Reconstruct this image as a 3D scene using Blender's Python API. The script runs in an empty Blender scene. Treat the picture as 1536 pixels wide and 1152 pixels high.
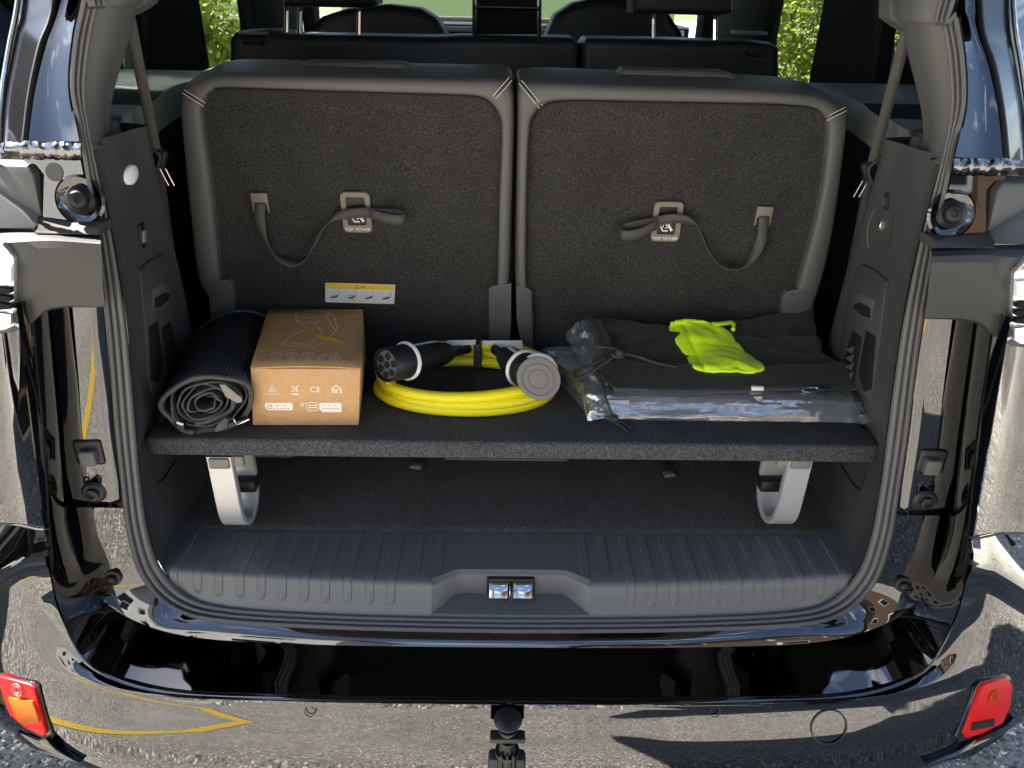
import bpy, bmesh, math, random
from mathutils import Vector, Matrix, noise
from mathutils.bvhtree import BVHTree
from mathutils.geometry import tessellate_polygon
random.seed(7)
S = bpy.context.scene
COL = S.collection
R = math.radians
# ------------------------------------------------------------------ camera
CAM = Vector((-.021, 0, 1.42)); FP = 1117.0
TH, RO, YA = R(28), R(1.2165), R(1.073)
FW = Vector((math.sin(YA)*math.cos(TH), math.cos(YA)*math.cos(TH), -math.sin(TH)))
r0 = Vector((math.cos(YA), -math.sin(YA), 0)); u0 = r0.cross(FW)
RT = r0*math.cos(RO) + u0*math.sin(RO); UP = -r0*math.sin(RO) + u0*math.cos(RO)
cd = bpy.data.cameras.new('camera'); cam = bpy.data.objects.new('camera', cd); COL.objects.link(cam)
m = Matrix((RT, UP, -FW)).transposed().to_4x4(); m.translation = CAM; cam.matrix_world = m
cd.sensor_width = 36; cd.lens = 36*FP/1536; cd.clip_start = .01; cd.clip_end = 1000
S.camera = cam
S.render.resolution_x, S.render.resolution_y = 1024, 768
# ------------------------------------------------------------------ sky and sun
SUN_EL, SUN_AZ = R(52), R(-62)      # azimuth measured from +Y (the van's nose) towards +X
w = bpy.data.worlds.new("World"); S.world = w; w.use_nodes = True
nt = w.node_tree; nt.nodes.clear(); N = nt.nodes.new; L = nt.links.new
out = N('ShaderNodeOutputWorld'); bg = N('ShaderNodeBackground'); bg.inputs[1].default_value = .055
sky = N('ShaderNodeTexSky'); sky.sky_type = 'NISHITA'; sky.sun_disc = False
sky.sun_elevation = SUN_EL; sky.sun_rotation = SUN_AZ
tc = N('ShaderNodeTexCoord'); mp = N('ShaderNodeMapping'); mp.inputs['Scale'].default_value = (1.2, 2.6, 5)
mp.inputs['Rotation'].default_value = (0, 0, .5)
nz = N('ShaderNodeTexNoise'); nz.inputs['Scale'].default_value = 2.0; nz.inputs['Detail'].default_value = 8
nz.inputs['Roughness'].default_value = .58; nz.inputs['Distortion'].default_value = .4
cr = N('ShaderNodeValToRGB'); cr.color_ramp.elements[0].position = .55; cr.color_ramp.elements[1].position = .80
mx = N('ShaderNodeMixRGB'); mx.inputs[2].default_value = (14, 14.6, 15.2, 1)
L(tc.outputs['Generated'], mp.inputs[0]); L(mp.outputs[0], nz.inputs[0]); L(nz.outputs[0], cr.inputs[0])
L(cr.outputs[0], mx.inputs[0]); L(sky.outputs[0], mx.inputs[1]); L(mx.outputs[0], bg.inputs[0]); L(bg.outputs[0], out.inputs[0])
sd = bpy.data.lights.new('sun', 'SUN'); sd.energy = 5.0; sd.angle = R(.53); sd.color = (1, .95, .87)
sun = bpy.data.objects.new('sun', sd); COL.objects.link(sun)
sv = Vector((math.sin(SUN_AZ)*math.cos(SUN_EL), math.cos(SUN_AZ)*math.cos(SUN_EL), math.sin(SUN_EL)))
sun.rotation_euler = sv.to_track_quat('Z', 'Y').to_euler(); sun.location = sv*20
S.view_settings.view_transform = 'Standard'; S.view_settings.look = 'None'
S.view_settings.exposure = 2.8; S.view_settings.gamma = 1
# ------------------------------------------------------------------ helpers
def W(u, v, Y):
    d = RT*(u-768) - UP*(v-576) + FW*FP
    return CAM + d*(Y/d.y)
def WZ(u, v, z):
    d = RT*(u-768) - UP*(v-576) + FW*FP
    return CAM + d*((z-CAM.z)/d.z)
def WP(u, v, p, n):
    d = RT*(u-768) - UP*(v-576) + FW*FP
    return CAM + d*((Vector(p)-CAM).dot(n)/d.dot(n))
def WF(u, v, fn):
    Y = .9
    for _ in range(8): Y = fn(W(u, v, Y).z)
    return W(u, v, Y)
def V(*a): return Vector(a)
MIR = 1
def wl(o):
    p = Vector((0, 0, 0))
    while o is not None: p += o.location; o = o.parent
    return p
def sharpen(me, ang):
    bm = bmesh.new(); bm.from_mesh(me)
    for f in bm.faces: f.smooth = True
    for e in bm.edges:
        if len(e.link_faces) == 2:
            if e.calc_face_angle(0) > ang: e.smooth = False
    bm.to_mesh(me); bm.free()
def mk(name, verts, faces, mat, parent=None, ang=38, smooth=True, merge=False, fixn=False):
    vs = [Vector((p[0]*MIR, p[1], p[2])) for p in verts]
    if MIR < 0: faces = [tuple(reversed(f)) for f in faces]
    lo = Vector([min(p[i] for p in vs) for i in range(3)]); hi = Vector([max(p[i] for p in vs) for i in range(3)])
    c = (lo+hi)/2
    if parent is None: c.z = lo.z
    me = bpy.data.meshes.new(name)
    me.from_pydata([p-c for p in vs], [], [tuple(f) for f in faces])
    if merge or fixn:
        bm = bmesh.new(); bm.from_mesh(me)
        if merge: bmesh.ops.remove_doubles(bm, verts=bm.verts, dist=1e-5)
        if fixn: bmesh.ops.recalc_face_normals(bm, faces=bm.faces)
        bm.to_mesh(me); bm.free()
    if smooth: sharpen(me, R(ang))
    if mat:
        me.materials.append(mat)
    o = bpy.data.objects.new(name, me); COL.objects.link(o)
    if parent is not None: o.parent = parent
    o.location = c - wl(parent)
    return o
def empty(name, loc, label, cat, group=None):
    o = bpy.data.objects.new(name, None); COL.objects.link(o); o.location = loc; o.empty_display_size = .1
    o['label'] = label; o['category'] = cat
    if group: o['group'] = group
    return o
def cm(a, b, c, d, t):
    return ((b*2) + (c-a)*t + (a*2-b*5+c*4-d)*t*t + (b*3-a-c*3+d)*t**3)*.5
def smooth_line(pts, n, closed=False):
    pts = [Vector(p) for p in pts]; o = []; k = len(pts)
    if closed:
        for i in range(k):
            for j in range(n): o.append(cm(pts[i-1], pts[i], pts[(i+1) % k], pts[(i+2) % k], j/n))
        return o
    for i in range(k-1):
        a = pts[i-1] if i else pts[0]*2-pts[1]; d = pts[i+2] if i+2 < k else pts[k-1]*2-pts[k-2]
        for j in range(n): o.append(cm(a, pts[i], pts[i+1], d, j/n))
    o.append(pts[-1]); return o
def refine(rows, n, m_):
    a = [smooth_line(r, n) for r in rows]
    if m_ <= 1: return a
    cols = [smooth_line([r[i] for r in a], m_) for i in range(len(a[0]))]
    return [[c[j] for c in cols] for j in range(len(cols[0]))]
def gridvf(rows, closed=False):
    nr, nc = len(rows), len(rows[0]); vs = [p for r in rows for p in r]; fs = []
    for i in range(nr-1):
        for j in range(nc if closed else nc-1):
            k = (j+1) % nc
            fs.append((i*nc+j, i*nc+k, (i+1)*nc+k, (i+1)*nc+j))
    return vs, fs
def grid(name, rows, mat, parent=None, closed=False, thick=0, off=-1, ang=38, **k):
    vs, fs = gridvf(rows, closed)
    o = mk(name, vs, fs, mat, parent, ang, **k)
    if thick:
        md = o.modifiers.new('solid', 'SOLIDIFY'); md.thickness = thick; md.offset = off
    return o
def frame_dirs(pts, closed=False):
    ts = []
    n = len(pts)
    for i in range(n):
        a = pts[i-1] if (i or closed) else pts[0]; b = pts[(i+1) % n] if (i < n-1 or closed) else pts[-1]
        t = (b-a)
        ts.append(t.normalized() if t.length > 1e-9 else Vector((0, 0, 1)))
    return ts
def tubevf(pts, r, n=8, closed=False, cap=True):
    pts = [Vector(p) for p in pts]; ts = frame_dirs(pts, closed)
    up = Vector((0, 0, 1)) if abs(ts[0].z) < .9 else Vector((1, 0, 0))
    x = ts[0].cross(up).normalized(); rows = []
    for i, p in enumerate(pts):
        x = (x - ts[i]*x.dot(ts[i])).normalized(); y = ts[i].cross(x)
        rr = r(i/(len(pts)-1)) if callable(r) else r
        rows.append([p + (x*math.cos(a)+y*math.sin(a))*rr for a in [2*math.pi*k/n for k in range(n)]])
    if closed: rows.append(rows[0])
    vs, fs = gridvf(rows, True)
    if cap and not closed:
        fs.append(tuple(range(n))); b = (len(rows)-1)*n; fs.append(tuple(reversed(range(b, b+n))))
    return vs, fs
def tube(name, pts, r, mat, parent=None, n=8, closed=False, **k):
    vs, fs = tubevf(pts, r, n, closed)
    return mk(name, vs, fs, mat, parent, merge=closed, fixn=True, **k)
class MB:
    def __init__(s): s.v = []; s.f = []
    def add(s, vf):
        b = len(s.v); s.v += list(vf[0]); s.f += [tuple(i+b for i in f) for f in vf[1]]; return s
    def build(s, name, mat, parent=None, **k): return mk(name, s.v, s.f, mat, parent, **k)
def boxvf(c, sx, sy, sz, X=Vector((1, 0, 0)), Yv=Vector((0, 1, 0)), Z=Vector((0, 0, 1)), bev=0, seg=2):
    bm = bmesh.new(); bmesh.ops.create_cube(bm, size=1)
    for v in bm.verts: v.co = Vector((v.co.x*sx, v.co.y*sy, v.co.z*sz))
    if bev: bmesh.ops.bevel(bm, geom=bm.edges[:], offset=bev, segments=seg, affect='EDGES', profile=.5)
    c = Vector(c); vs = [c + X*v.co.x + Yv*v.co.y + Z*v.co.z for v in bm.verts]
    bm.verts.index_update(); fs = [tuple(v.index for v in f.verts) for f in bm.faces]; bm.free()
    return vs, fs
def box(name, c, s, mat, parent=None, bev=0, seg=2, axes=None, **k):
    ax = axes or (Vector((1, 0, 0)), Vector((0, 1, 0)), Vector((0, 0, 1)))
    vs, fs = boxvf(c, s[0], s[1], s[2], *ax, bev=bev, seg=seg)
    return mk(name, vs, fs, mat, parent, fixn=True, **k)
def prismvf(pts, ex, bev=0, seg=2):
    """outline pts (3D, planar-ish) extruded by vector ex (away from the viewer), front edge bevelled"""
    pts = [Vector(p) for p in pts]; n = len(pts); ex = Vector(ex)
    if bev:
        c = sum(pts, Vector())/n; nn = ex.normalized(); rows = []
        ins = []
        for i in range(n):
            a = (pts[i]-pts[i-1]).normalized(); b = (pts[(i+1) % n]-pts[i]).normalized()
            d = (b-a)
            if d.length < .05:
                d = a.cross(nn)
                if d.dot(c-pts[i]) < 0: d = -d
            d.normalize()
            if d.dot(c-pts[i]) < 0 and d.length: d = -d
            ins.append(d)
        for s in range(seg+1):
            t = s/seg*math.pi/2
            rows.append([p + ins[i]*bev*(1-math.sin(t)) + nn*bev*(1-math.cos(t)) for i, p in enumerate(pts)])
        rows.append([p+ex for p in pts])
    else: rows = [pts, [p+ex for p in pts]]
    vs, fs = gridvf(rows, True)
    for tri in tessellate_polygon([rows[0]]): fs.append(tuple(tri))
    b = (len(rows)-1)*n
    for tri in tessellate_polygon([rows[-1]]): fs.append(tuple(b+i for i in tri))
    return vs, fs
def prism(name, pts, ex, mat, parent=None, bev=0, seg=2, **k):
    vs, fs = prismvf(pts, ex, bev, seg)
    return mk(name, vs, fs, mat, parent, fixn=True, **k)
def lathevf(o, axis, prof, n=24, ell=1.0, up=Vector((0, 0, 1))):
    """prof: list of (distance along axis, radius)"""
    o = Vector(o); a = Vector(axis).normalized()
    if abs(a.z) > .97: up = Vector((0, 1, 0))
    x = a.cross(up).normalized(); y = x.cross(a)
    rows = [[o + a*d + (x*math.cos(t)*ell + y*math.sin(t))*max(r, 1e-5) for t in [2*math.pi*k/n for k in range(n)]] for d, r in prof]
    vs, fs = gridvf(rows, True); fs.append(tuple(range(n))); b = (len(rows)-1)*n; fs.append(tuple(reversed(range(b, b+n))))
    return vs, fs
def lathe(name, o, axis, prof, mat, parent=None, n=24, ell=1.0, up=Vector((0, 0, 1)), **k):
    vs, fs = lathevf(o, axis, prof, n, ell, up)
    return mk(name, vs, fs, mat, parent, fixn=True, **k)
def ribbon(name, pts, wv, width, mat, parent=None, thick=.0012, n=5, **k):
    """wv: width direction for each control point"""
    P = smooth_line(pts, n); Wd = smooth_line(wv, n)
    rows = [[p-w_.normalized()*width/2, p, p+w_.normalized()*width/2] for p, w_ in zip(P, Wd)]
    return grid(name, rows, mat, parent, thick=thick, off=0, **k)
def stripvf(pts, w, n, closed=False):
    """flat painted line of width w along pts, in the plane with normal n"""
    pts = [Vector(p) for p in pts]; ts = frame_dirs(pts, closed); rows = []
    for p, t in zip(pts, ts):
        s = t.cross(n).normalized()*w/2; rows.append([p-s, p+s])
    if closed: rows.append(rows[0])
    return gridvf(rows)
def text(name, s, size, o, X, Y_, mat, parent=None, ext=.0002, align='CENTER'):
    cu = bpy.data.curves.new(name, 'FONT'); cu.body = s; cu.size = size; cu.extrude = ext; cu.align_x = align; cu.align_y = 'CENTER'
    t = bpy.data.objects.new(name, cu); COL.objects.link(t)
    me = bpy.data.meshes.new_from_object(t, depsgraph=bpy.context.evaluated_depsgraph_get())
    bpy.data.objects.remove(t)
    X = Vector(X).normalized(); Y_ = Vector(Y_).normalized(); Z = X.cross(Y_)
    vs = [Vector(o) + X*v.co.x + Y_*v.co.y + Z*v.co.z for v in me.vertices]
    fs = [tuple(p.vertices) for p in me.polygons]
    bpy.data.meshes.remove(me)
    return mk(name, vs, fs, mat, parent, smooth=False)
BV = {}
def bvh(key, rows_or_vf, both=False):
    vs, fs = rows_or_vf if isinstance(rows_or_vf, tuple) else gridvf(rows_or_vf)
    BV[key] = BVHTree.FromPolygons([tuple(v) for v in vs], fs)
def hit(u, v, key):
    d = (RT*(u-768) - UP*(v-576) + FW*FP).normalized(); best = None
    for k in ([key] if isinstance(key, str) else key):
        h = BV[k].ray_cast(CAM, d)
        if h[0] is not None and (best is None or h[3] < best[3]): best = h
    if best is None: raise RuntimeError('no hit %s %s %s' % (u, v, key))
    n = best[1]
    if n.dot(d) > 0: n = -n
    return best[0], n
def mirror_rows(rows):
    """rows of left half, last column on the centre line -> full rows"""
    o = []
    for r in rows:
        r = [Vector(p) for p in r]; r[-1].x = 0
        o.append(r + [Vector((-p.x, p.y, p.z)) for p in reversed(r[:-1])])
    return o
# ------------------------------------------------------------------ materials
def mat(name, col, rough=.5, metal=0, col2=None, scale=200, detail=3, bump=0, bscale=None, spec=.5, ramp=(.35, .65), coat=0, stretch=(1, 1, 1), bdist=.001, sheen=0, trans=0, ior=1.45):
    mt = bpy.data.materials.new(name); mt.use_nodes = True; n = mt.node_tree; b = n.nodes['Principled BSDF']
    b.inputs['Base Color'].default_value = (*col, 1); b.inputs['Roughness'].default_value = rough; b.inputs['Metallic'].default_value = metal
    b.inputs['Specular IOR Level'].default_value = spec; b.inputs['Coat Weight'].default_value = coat; b.inputs['Coat Roughness'].default_value = .02
    b.inputs['IOR'].default_value = ior
    if sheen: b.inputs['Sheen Weight'].default_value = sheen; b.inputs['Sheen Roughness'].default_value = .5
    if trans: b.inputs['Transmission Weight'].default_value = trans
    if col2 or bump:
        t = n.nodes.new('ShaderNodeTexCoord'); mp = n.nodes.new('ShaderNodeMapping'); mp.inputs['Scale'].default_value = stretch
        g = n.nodes.new('ShaderNodeNewGeometry')
        n.links.new(g.outputs['Position'], mp.inputs[0])
    if col2:
        q = n.nodes.new('ShaderNodeTexNoise'); q.inputs['Scale'].default_value = scale; q.inputs['Detail'].default_value = detail
        r = n.nodes.new('ShaderNodeValToRGB'); r.color_ramp.elements[0].position = ramp[0]; r.color_ramp.elements[1].position = ramp[1]
        r.color_ramp.elements[0].color = (*col, 1); r.color_ramp.elements[1].color = (*col2, 1)
        n.links.new(mp.outputs[0], q.inputs[0]); n.links.new(q.outputs[0], r.inputs[0]); n.links.new(r.outputs[0], b.inputs['Base Color'])
    if bump:
        q = n.nodes.new('ShaderNodeTexNoise'); q.inputs['Scale'].default_value = bscale or scale; q.inputs['Detail'].default_value = 3
        bp = n.nodes.new('ShaderNodeBump'); bp.inputs['Strength'].default_value = bump; bp.inputs['Distance'].default_value = bdist
        n.links.new(mp.outputs[0], q.inputs[0]); n.links.new(q.outputs[0], bp.inputs['Height']); n.links.new(bp.outputs[0], b.inputs['Normal'])
    return mt
def carpet(name, c1, c2, c3, sc=420):
    mt = mat(name, c1, .95, spec=.1, bump=.7, bscale=sc*1.5, bdist=.002)
    n = mt.node_tree; b = n.nodes['Principled BSDF']; g = n.nodes.new('ShaderNodeNewGeometry')
    a = n.nodes.new('ShaderNodeTexNoise'); a.inputs['Scale'].default_value = sc; a.inputs['Detail'].default_value = 4; a.inputs['Roughness'].default_value = .75
    a2 = n.nodes.new('ShaderNodeTexNoise'); a2.inputs['Scale'].default_value = 11; a2.inputs['Detail'].default_value = 9; a2.inputs['Roughness'].default_value = .65
    r = n.nodes.new('ShaderNodeValToRGB'); e = r.color_ramp.elements; e[0].position = .36; e[0].color = (*c1, 1); e[1].position = .66; e[1].color = (*c3, 1)
    e2 = e.new(.5); e2.color = (*c2, 1)
    mxx = n.nodes.new('ShaderNodeMixRGB'); mxx.blend_type = 'MULTIPLY'; mxx.inputs[0].default_value = .55
    n.links.new(g.outputs['Position'], a.inputs[0]); n.links.new(g.outputs['Position'], a2.inputs[0]); n.links.new(a.outputs[0], r.inputs[0])
    r2 = n.nodes.new('ShaderNodeValToRGB'); r2.color_ramp.elements[0].position = .3; r2.color_ramp.elements[0].color = (.55, .55, .55, 1); r2.color_ramp.elements[1].position = .7
    n.links.new(a2.outputs[0], r2.inputs[0]); n.links.new(r.outputs[0], mxx.inputs[1]); n.links.new(r2.outputs[0], mxx.inputs[2]); n.links.new(mxx.outputs[0], b.inputs['Base Color'])
    return mt
def grit(name, base, lo, hi, scale):
    mt = mat(name, base, .85, spec=.25, bump=.5, bscale=scale, bdist=.002)
    n = mt.node_tree; b = n.nodes['Principled BSDF']; g = n.nodes.new('ShaderNodeNewGeometry')
    v = n.nodes.new('ShaderNodeTexVoronoi'); v.inputs['Scale'].default_value = scale
    r = n.nodes.new('ShaderNodeValToRGB'); e = r.color_ramp.elements; e[0].position = 0; e[0].color = (*lo, 1); e[1].position = 1; e[1].color = (*hi, 1)
    x = e.new(.18); x.color = (*[c*.6 for c in base], 1); x = e.new(.45); x.color = (*base, 1); x = e.new(.86); x.color = (*[c*1.3 for c in base], 1)
    s = n.nodes.new('ShaderNodeSeparateColor'); n.links.new(g.outputs['Position'], v.inputs[0]); n.links.new(v.outputs['Color'], s.inputs[0]); n.links.new(s.outputs[0], r.inputs[0])
    a2 = n.nodes.new('ShaderNodeTexNoise'); a2.inputs['Scale'].default_value = 1.3; a2.inputs['Detail'].default_value = 6
    r2 = n.nodes.new('ShaderNodeValToRGB'); r2.color_ramp.elements[0].position = .3; r2.color_ramp.elements[0].color = (.72, .72, .72, 1); r2.color_ramp.elements[1].position = .7
    mxx = n.nodes.new('ShaderNodeMixRGB'); mxx.blend_type = 'MULTIPLY'; mxx.inputs[0].default_value = 1
    n.links.new(g.outputs['Position'], a2.inputs[0]); n.links.new(a2.outputs[0], r2.inputs[0])
    n.links.new(r.outputs[0], mxx.inputs[1]); n.links.new(r2.outputs[0], mxx.inputs[2]); n.links.new(mxx.outputs[0], b.inputs['Base Color'])
    return mt
M = {}
M['paint'] = mat('black_paint', (.112, .112, .116), .02, metal=1)
M['paint_dark'] = mat('black_paint_satin', (.012, .012, .013), .12, spec=.6)
M['plastic'] = mat('grey_plastic', (.084, .083, .084), .55, bump=.15, bscale=900, bdist=.0005)
M['trim'] = mat('trunk_trim', (.050, .051, .053), .55, bump=.2, bscale=700, bdist=.0005)
M['sill'] = mat('sill_plastic', (.125, .126, .130), .36, bump=.25, bscale=1200, bdist=.0004)
M['rubber'] = mat('rubber', (.11, .108, .109), .5)
M['black'] = mat('black_plastic', (.012, .012, .013), .45)
M['leather'] = mat('grey_leather', (.100, .0985, .097), .46, bump=.25, bscale=500, bdist=.0006)
M['leather2'] = mat('dark_leather', (.022, .023, .026), .42, bump=.2, bscale=300)
M['carpet'] = carpet('seat_carpet', (.025, .0245, .024), (.047, .045, .0435), (.095, .090, .083), 430)
M['shelfc'] = carpet('shelf_carpet', (.036, .037, .040), (.072, .074, .079), (.15, .15, .157), 430)
M['floorc'] = carpet('floor_carpet', (.060, .056, .050), (.105, .098, .088), (.20, .185, .165), 420)
M['stitch'] = mat('pale_thread', (.75, .72, .65), .7)
M['web'] = mat('grey_webbing', (.075, .072, .066), .6, bump=.5, bscale=1500)
M['webd'] = mat('dark_webbing', (.045, .045, .048), .55, bump=.5, bscale=1500)
M['clip'] = mat('taupe_plastic', (.20, .18, .145), .45)
M['white'] = mat('white_plastic', (.78, .78, .76), .35)
M['print'] = mat('white_print', (.85, .80, .72), .7)
M['silver'] = mat('satin_aluminium', (.50, .50, .51), .30, metal=.5)
M['chrome'] = mat('chrome', (.85, .85, .86), .08, metal=1)
M['card'] = mat('cardboard', (.56, .325, .155), .8, col2=(.61, .36, .175), scale=110, bump=.12, bscale=300, stretch=(1, 1, 1), spec=.2)
M['cardin'] = mat('cardboard_cut_edge', (.42, .22, .10), .85)
M['yellow'] = mat('yellow_cable', (.90, .78, .012), .38, spec=.5, bump=.08, bscale=60, bdist=.001)
M['neon'] = mat('neon_fabric', (.70, 1.0, .008), .6, bump=.35, bscale=70, bdist=.002, sheen=.2)
M['fabric'] = mat('black_nylon', (.034, .033, .033), .33, bump=.7, bscale=22, bdist=.006, sheen=.15)
M['grey'] = mat('grey_cap', (.17, .155, .145), .45)
M['label'] = mat('paper_label', (.72, .72, .70), .5)
M['yel'] = mat('yellow_print', (.85, .58, .02), .6)
M['red'] = mat('red_lens', (.62, .003, .004), .35, spec=.25)
M['amber'] = mat('amber_lens', (.42, .085, .003), .35, spec=.25)
M['glass'] = mat('window_glass', (.30, .34, .30), .01, trans=1, ior=1.05)
M['lamp'] = mat('lamp_lens', (.75, .78, .82), .08, metal=.8)
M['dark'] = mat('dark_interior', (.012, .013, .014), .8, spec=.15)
M['head'] = mat('headlining', (.025, .025, .025), .9)
M['trimlight'] = mat('pale_trim', (.17, .19, .185), .5)
M['meshcloth'] = mat('ribbed_black_cloth', (.028, .031, .037), .5, bump=.3, bscale=600)
M['bind'] = mat('grey_binding', (.055, .057, .06), .6)
M['asphalt'] = grit('asphalt', (.265, .25, .212), (.06, .055, .045), (1.0, .97, .88), 160)
M['line'] = mat('yellow_road_paint', (.62, .42, .03), .7, col2=(.42, .28, .04), scale=60, bump=.3)
M['wood'] = mat('brown_cladding', (.20, .125, .075), .7, col2=(.13, .08, .05), scale=3, stretch=(1, 1, 12))
M['wall'] = mat('white_render', (.72, .71, .68), .8)
M['roof'] = mat('dark_roof', (.05, .045, .045), .7)
M['grass'] = mat('grass', (.035, .06, .012), .9, col2=(.07, .09, .02), scale=4)
M['leaf'] = mat('hedge_leaves', (.13, .19, .02), .8, col2=(.42, .45, .05), scale=3)
M['hill'] = mat('wooded_hill', (.03, .055, .035), .95, col2=(.05, .075, .05), scale=.2)
M['bark'] = mat('bark', (.09, .06, .04), .9)
def film():
    mt = bpy.data.materials.new('clear_film'); mt.use_nodes = True; n = mt.node_tree; n.nodes.clear()
    o = n.nodes.new('ShaderNodeOutputMaterial'); tr = n.nodes.new('ShaderNodeBsdfTransparent'); tr.inputs[0].default_value = (.88, .9, .92, 1); df = n.nodes.new('ShaderNodeBsdfDiffuse'); df.inputs[0].default_value = (.55, .6, .66, 1); m0 = n.nodes.new('ShaderNodeMixShader'); m0.inputs[0].default_value = .22; n.links.new(tr.outputs[0], m0.inputs[1]); n.links.new(df.outputs[0], m0.inputs[2])
    gl = n.nodes.new('ShaderNodeBsdfGlossy'); gl.inputs['Roughness'].default_value = .13; gl.inputs['Color'].default_value = (.95, .97, 1, 1)
    g = n.nodes.new('ShaderNodeNewGeometry'); q = n.nodes.new('ShaderNodeTexNoise'); q.inputs['Scale'].default_value = 26; q.inputs['Detail'].default_value = 4
    mp = n.nodes.new('ShaderNodeMapping'); mp.inputs['Scale'].default_value = (.28, 1.7, 1.7)
    bp = n.nodes.new('ShaderNodeBump'); bp.inputs['Strength'].default_value = .55; bp.inputs['Distance'].default_value = .006
    lw = n.nodes.new('ShaderNodeLayerWeight'); lw.inputs[0].default_value = .55
    ma = n.nodes.new('ShaderNodeMath'); ma.operation = 'MULTIPLY_ADD'; ma.inputs[1].default_value = .42; ma.inputs[2].default_value = .24
    ms = n.nodes.new('ShaderNodeMixShader'); l = n.links.new
    l(g.outputs['Position'], mp.inputs[0]); l(mp.outputs[0], q.inputs[0]); l(q.outputs[0], bp.inputs['Height']); l(bp.outputs[0], gl.inputs['Normal']); l(bp.outputs[0], lw.inputs['Normal'])
    l(lw.outputs['Facing'], ma.inputs[0]); l(ma.outputs[0], ms.inputs[0]); l(m0.outputs[0], ms.inputs[1]); l(gl.outputs[0], ms.inputs[2]); l(ms.outputs[0], o.inputs[0])
    return mt
M['film'] = film()
FOIL = mat('crumpled_sealant', (.22, .21, .205), .14, metal=1)
# ------------------------------------------------------------------ setting: ground
def struct(o): o['kind'] = 'structure'; return o
struct(grid('ground', [[V(x, y, 0) for x in (-60, -20, -6, 0, 6, 20, 60)] for y in (-60, -20, -6, 0, 3, 6.4, 45)], M['asphalt']))
struct(grid('lawn', [[V(x, y, .02) for x in (-300, -60, 60, 300)] for y in (45, 60, 300)], M['grass']))
struct(grid('verge', [[V(x, y, .02) for x in (-300, 300)] for y in (-300, -60)], M['grass']))
for i, (a, b) in enumerate((((-300, -60)), ((60, 300)))):
    struct(grid('side_lawn', [[V(x, y, .02) for x in (a, b)] for y in (-60, 45)], M['grass']))
vs, fs = stripvf(smooth_line([V(-1.60, 3.2, .004), V(-1.50, .6, .004), V(-1.46, -2, .004), V(-1.40, -6, .004)], 14), .11, V(0, 0, 1))
o = mk('painted_line', vs, fs, M['line'])
struct(o)
# ------------------------------------------------------------------ the van
car = empty('parked_van', (0, 1.0, 0), 'black van with its tailgate open and luggage space exposed', 'van')
def Yop(z): return .84 + .05*(z-.6)
def smin(u, v, zb, fn, k=.035):
    a, b = WZ(u, v, zb).y, WF(u, v, fn).y
    if a < 0: return W(u, v, b)
    h = max(0, min(1, .5+.5*(b-a)/k))
    return W(u, v, b*(1-h)+a*h-k*h*(1-h))
def evened(pts, n=3):
    ys = [p.y for p in pts]
    for _ in range(n): ys = [ys[0]]+[.25*ys[i-1]+.5*ys[i]+.25*ys[i+1] for i in range(1, len(ys)-1)]+[ys[-1]]
    return [CAM+(p-CAM)*(y/p.y) for p, y in zip(pts, ys)]
def PO(u, v, zb, ymax=None):           # on the plane z=zb near the bottom, else on the opening's own plane
    return smin(u, v, zb, lambda z: Yop(z)+(ymax or 0))
SI = [(150, -40), (147, 0), (135, 60), (127, 130), (130, 190), (146, 260), (163, 330), (176, 400), (188, 480), (196, 560), (203, 640), (210, 720), (222, 800), (243, 856), (285, 895), (350, 912), (500, 922), (640, 926), (768, 928)]
SO = [(125, -40), (122, 0), (110, 60), (105, 130), (116, 190), (128, 260), (139, 330), (148, 400), (158, 480), (165, 560), (171, 640), (180, 720), (190, 800), (212, 868), (258, 914), (330, 934), (500, 944), (640, 948), (768, 950)]
JO = [(72, 425), (84, 560), (91, 640), (97, 720), (105, 800), (135, 880), (200, 930), (300, 957), (480, 967), (640, 970), (768, 971)]
KO = [(24, 455), (42, 590), (52, 670), (62, 750), (72, 830), (92, 920), (140, 1000), (250, 1040), (450, 1049), (620, 1052), (768, 1053)]
si = [PO(u, v, .594, .012) for u, v in SI]; so = [PO(u, v, .589) for u, v in SO]
top_in = [V(-.30, 1.0, 1.90), V(-.43, .97, 1.86), V(-.475, .93, 1.74)]; top_out = [V(-.30, .97, 1.93), V(-.45, .95, 1.885), V(-.50, .90, 1.75)]
top_in = [V(0, 1.0, 1.90)]+top_in; top_out = [V(0, .97, 1.93)]+top_out
si_f, so_f = smooth_line(top_in+si, 6), smooth_line(top_out+so, 6)
def loft(a, b, prof, nrm=None):
    """prof: (t across, offset towards the viewer)"""
    rows = []
    for t, h in prof:
        r = []
        for i, (p, q) in enumerate(zip(a, b)):
            d = q-p; tg = (a[min(i+1, len(a)-1)]-a[max(i-1, 0)]); n_ = tg.cross(d).normalized()
            if n_.dot(CAM-p) < 0: n_ = -n_
            r.append(p + d*t + n_*h)
        rows.append(r)
    return rows
def sealprof(i0, i1):
    o = []
    for k in range(9):
        t = k/8; o.append((i0+(i1-i0)*t, .0048*math.sin(math.pi*t)**.7))
    return o
for nm, a, b, mt_ in (('seal_lip', .0, .37, 'rubber'), ('door_seal', .385, .69, 'rubber'), ('seal_flange', .70, 1.0, 'plastic')):
    rows = mirror_rows([list(r) for r in loft(si_f, so_f, sealprof(a, b))])
    grid(nm, [r for r in rows], M[mt_], car, ang=70)
grid('seal_channel', mirror_rows(loft(si_f, so_f, [(-.02, -.004), (.5, -.004), (1.03, -.004)])), M['black'], car)
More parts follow.
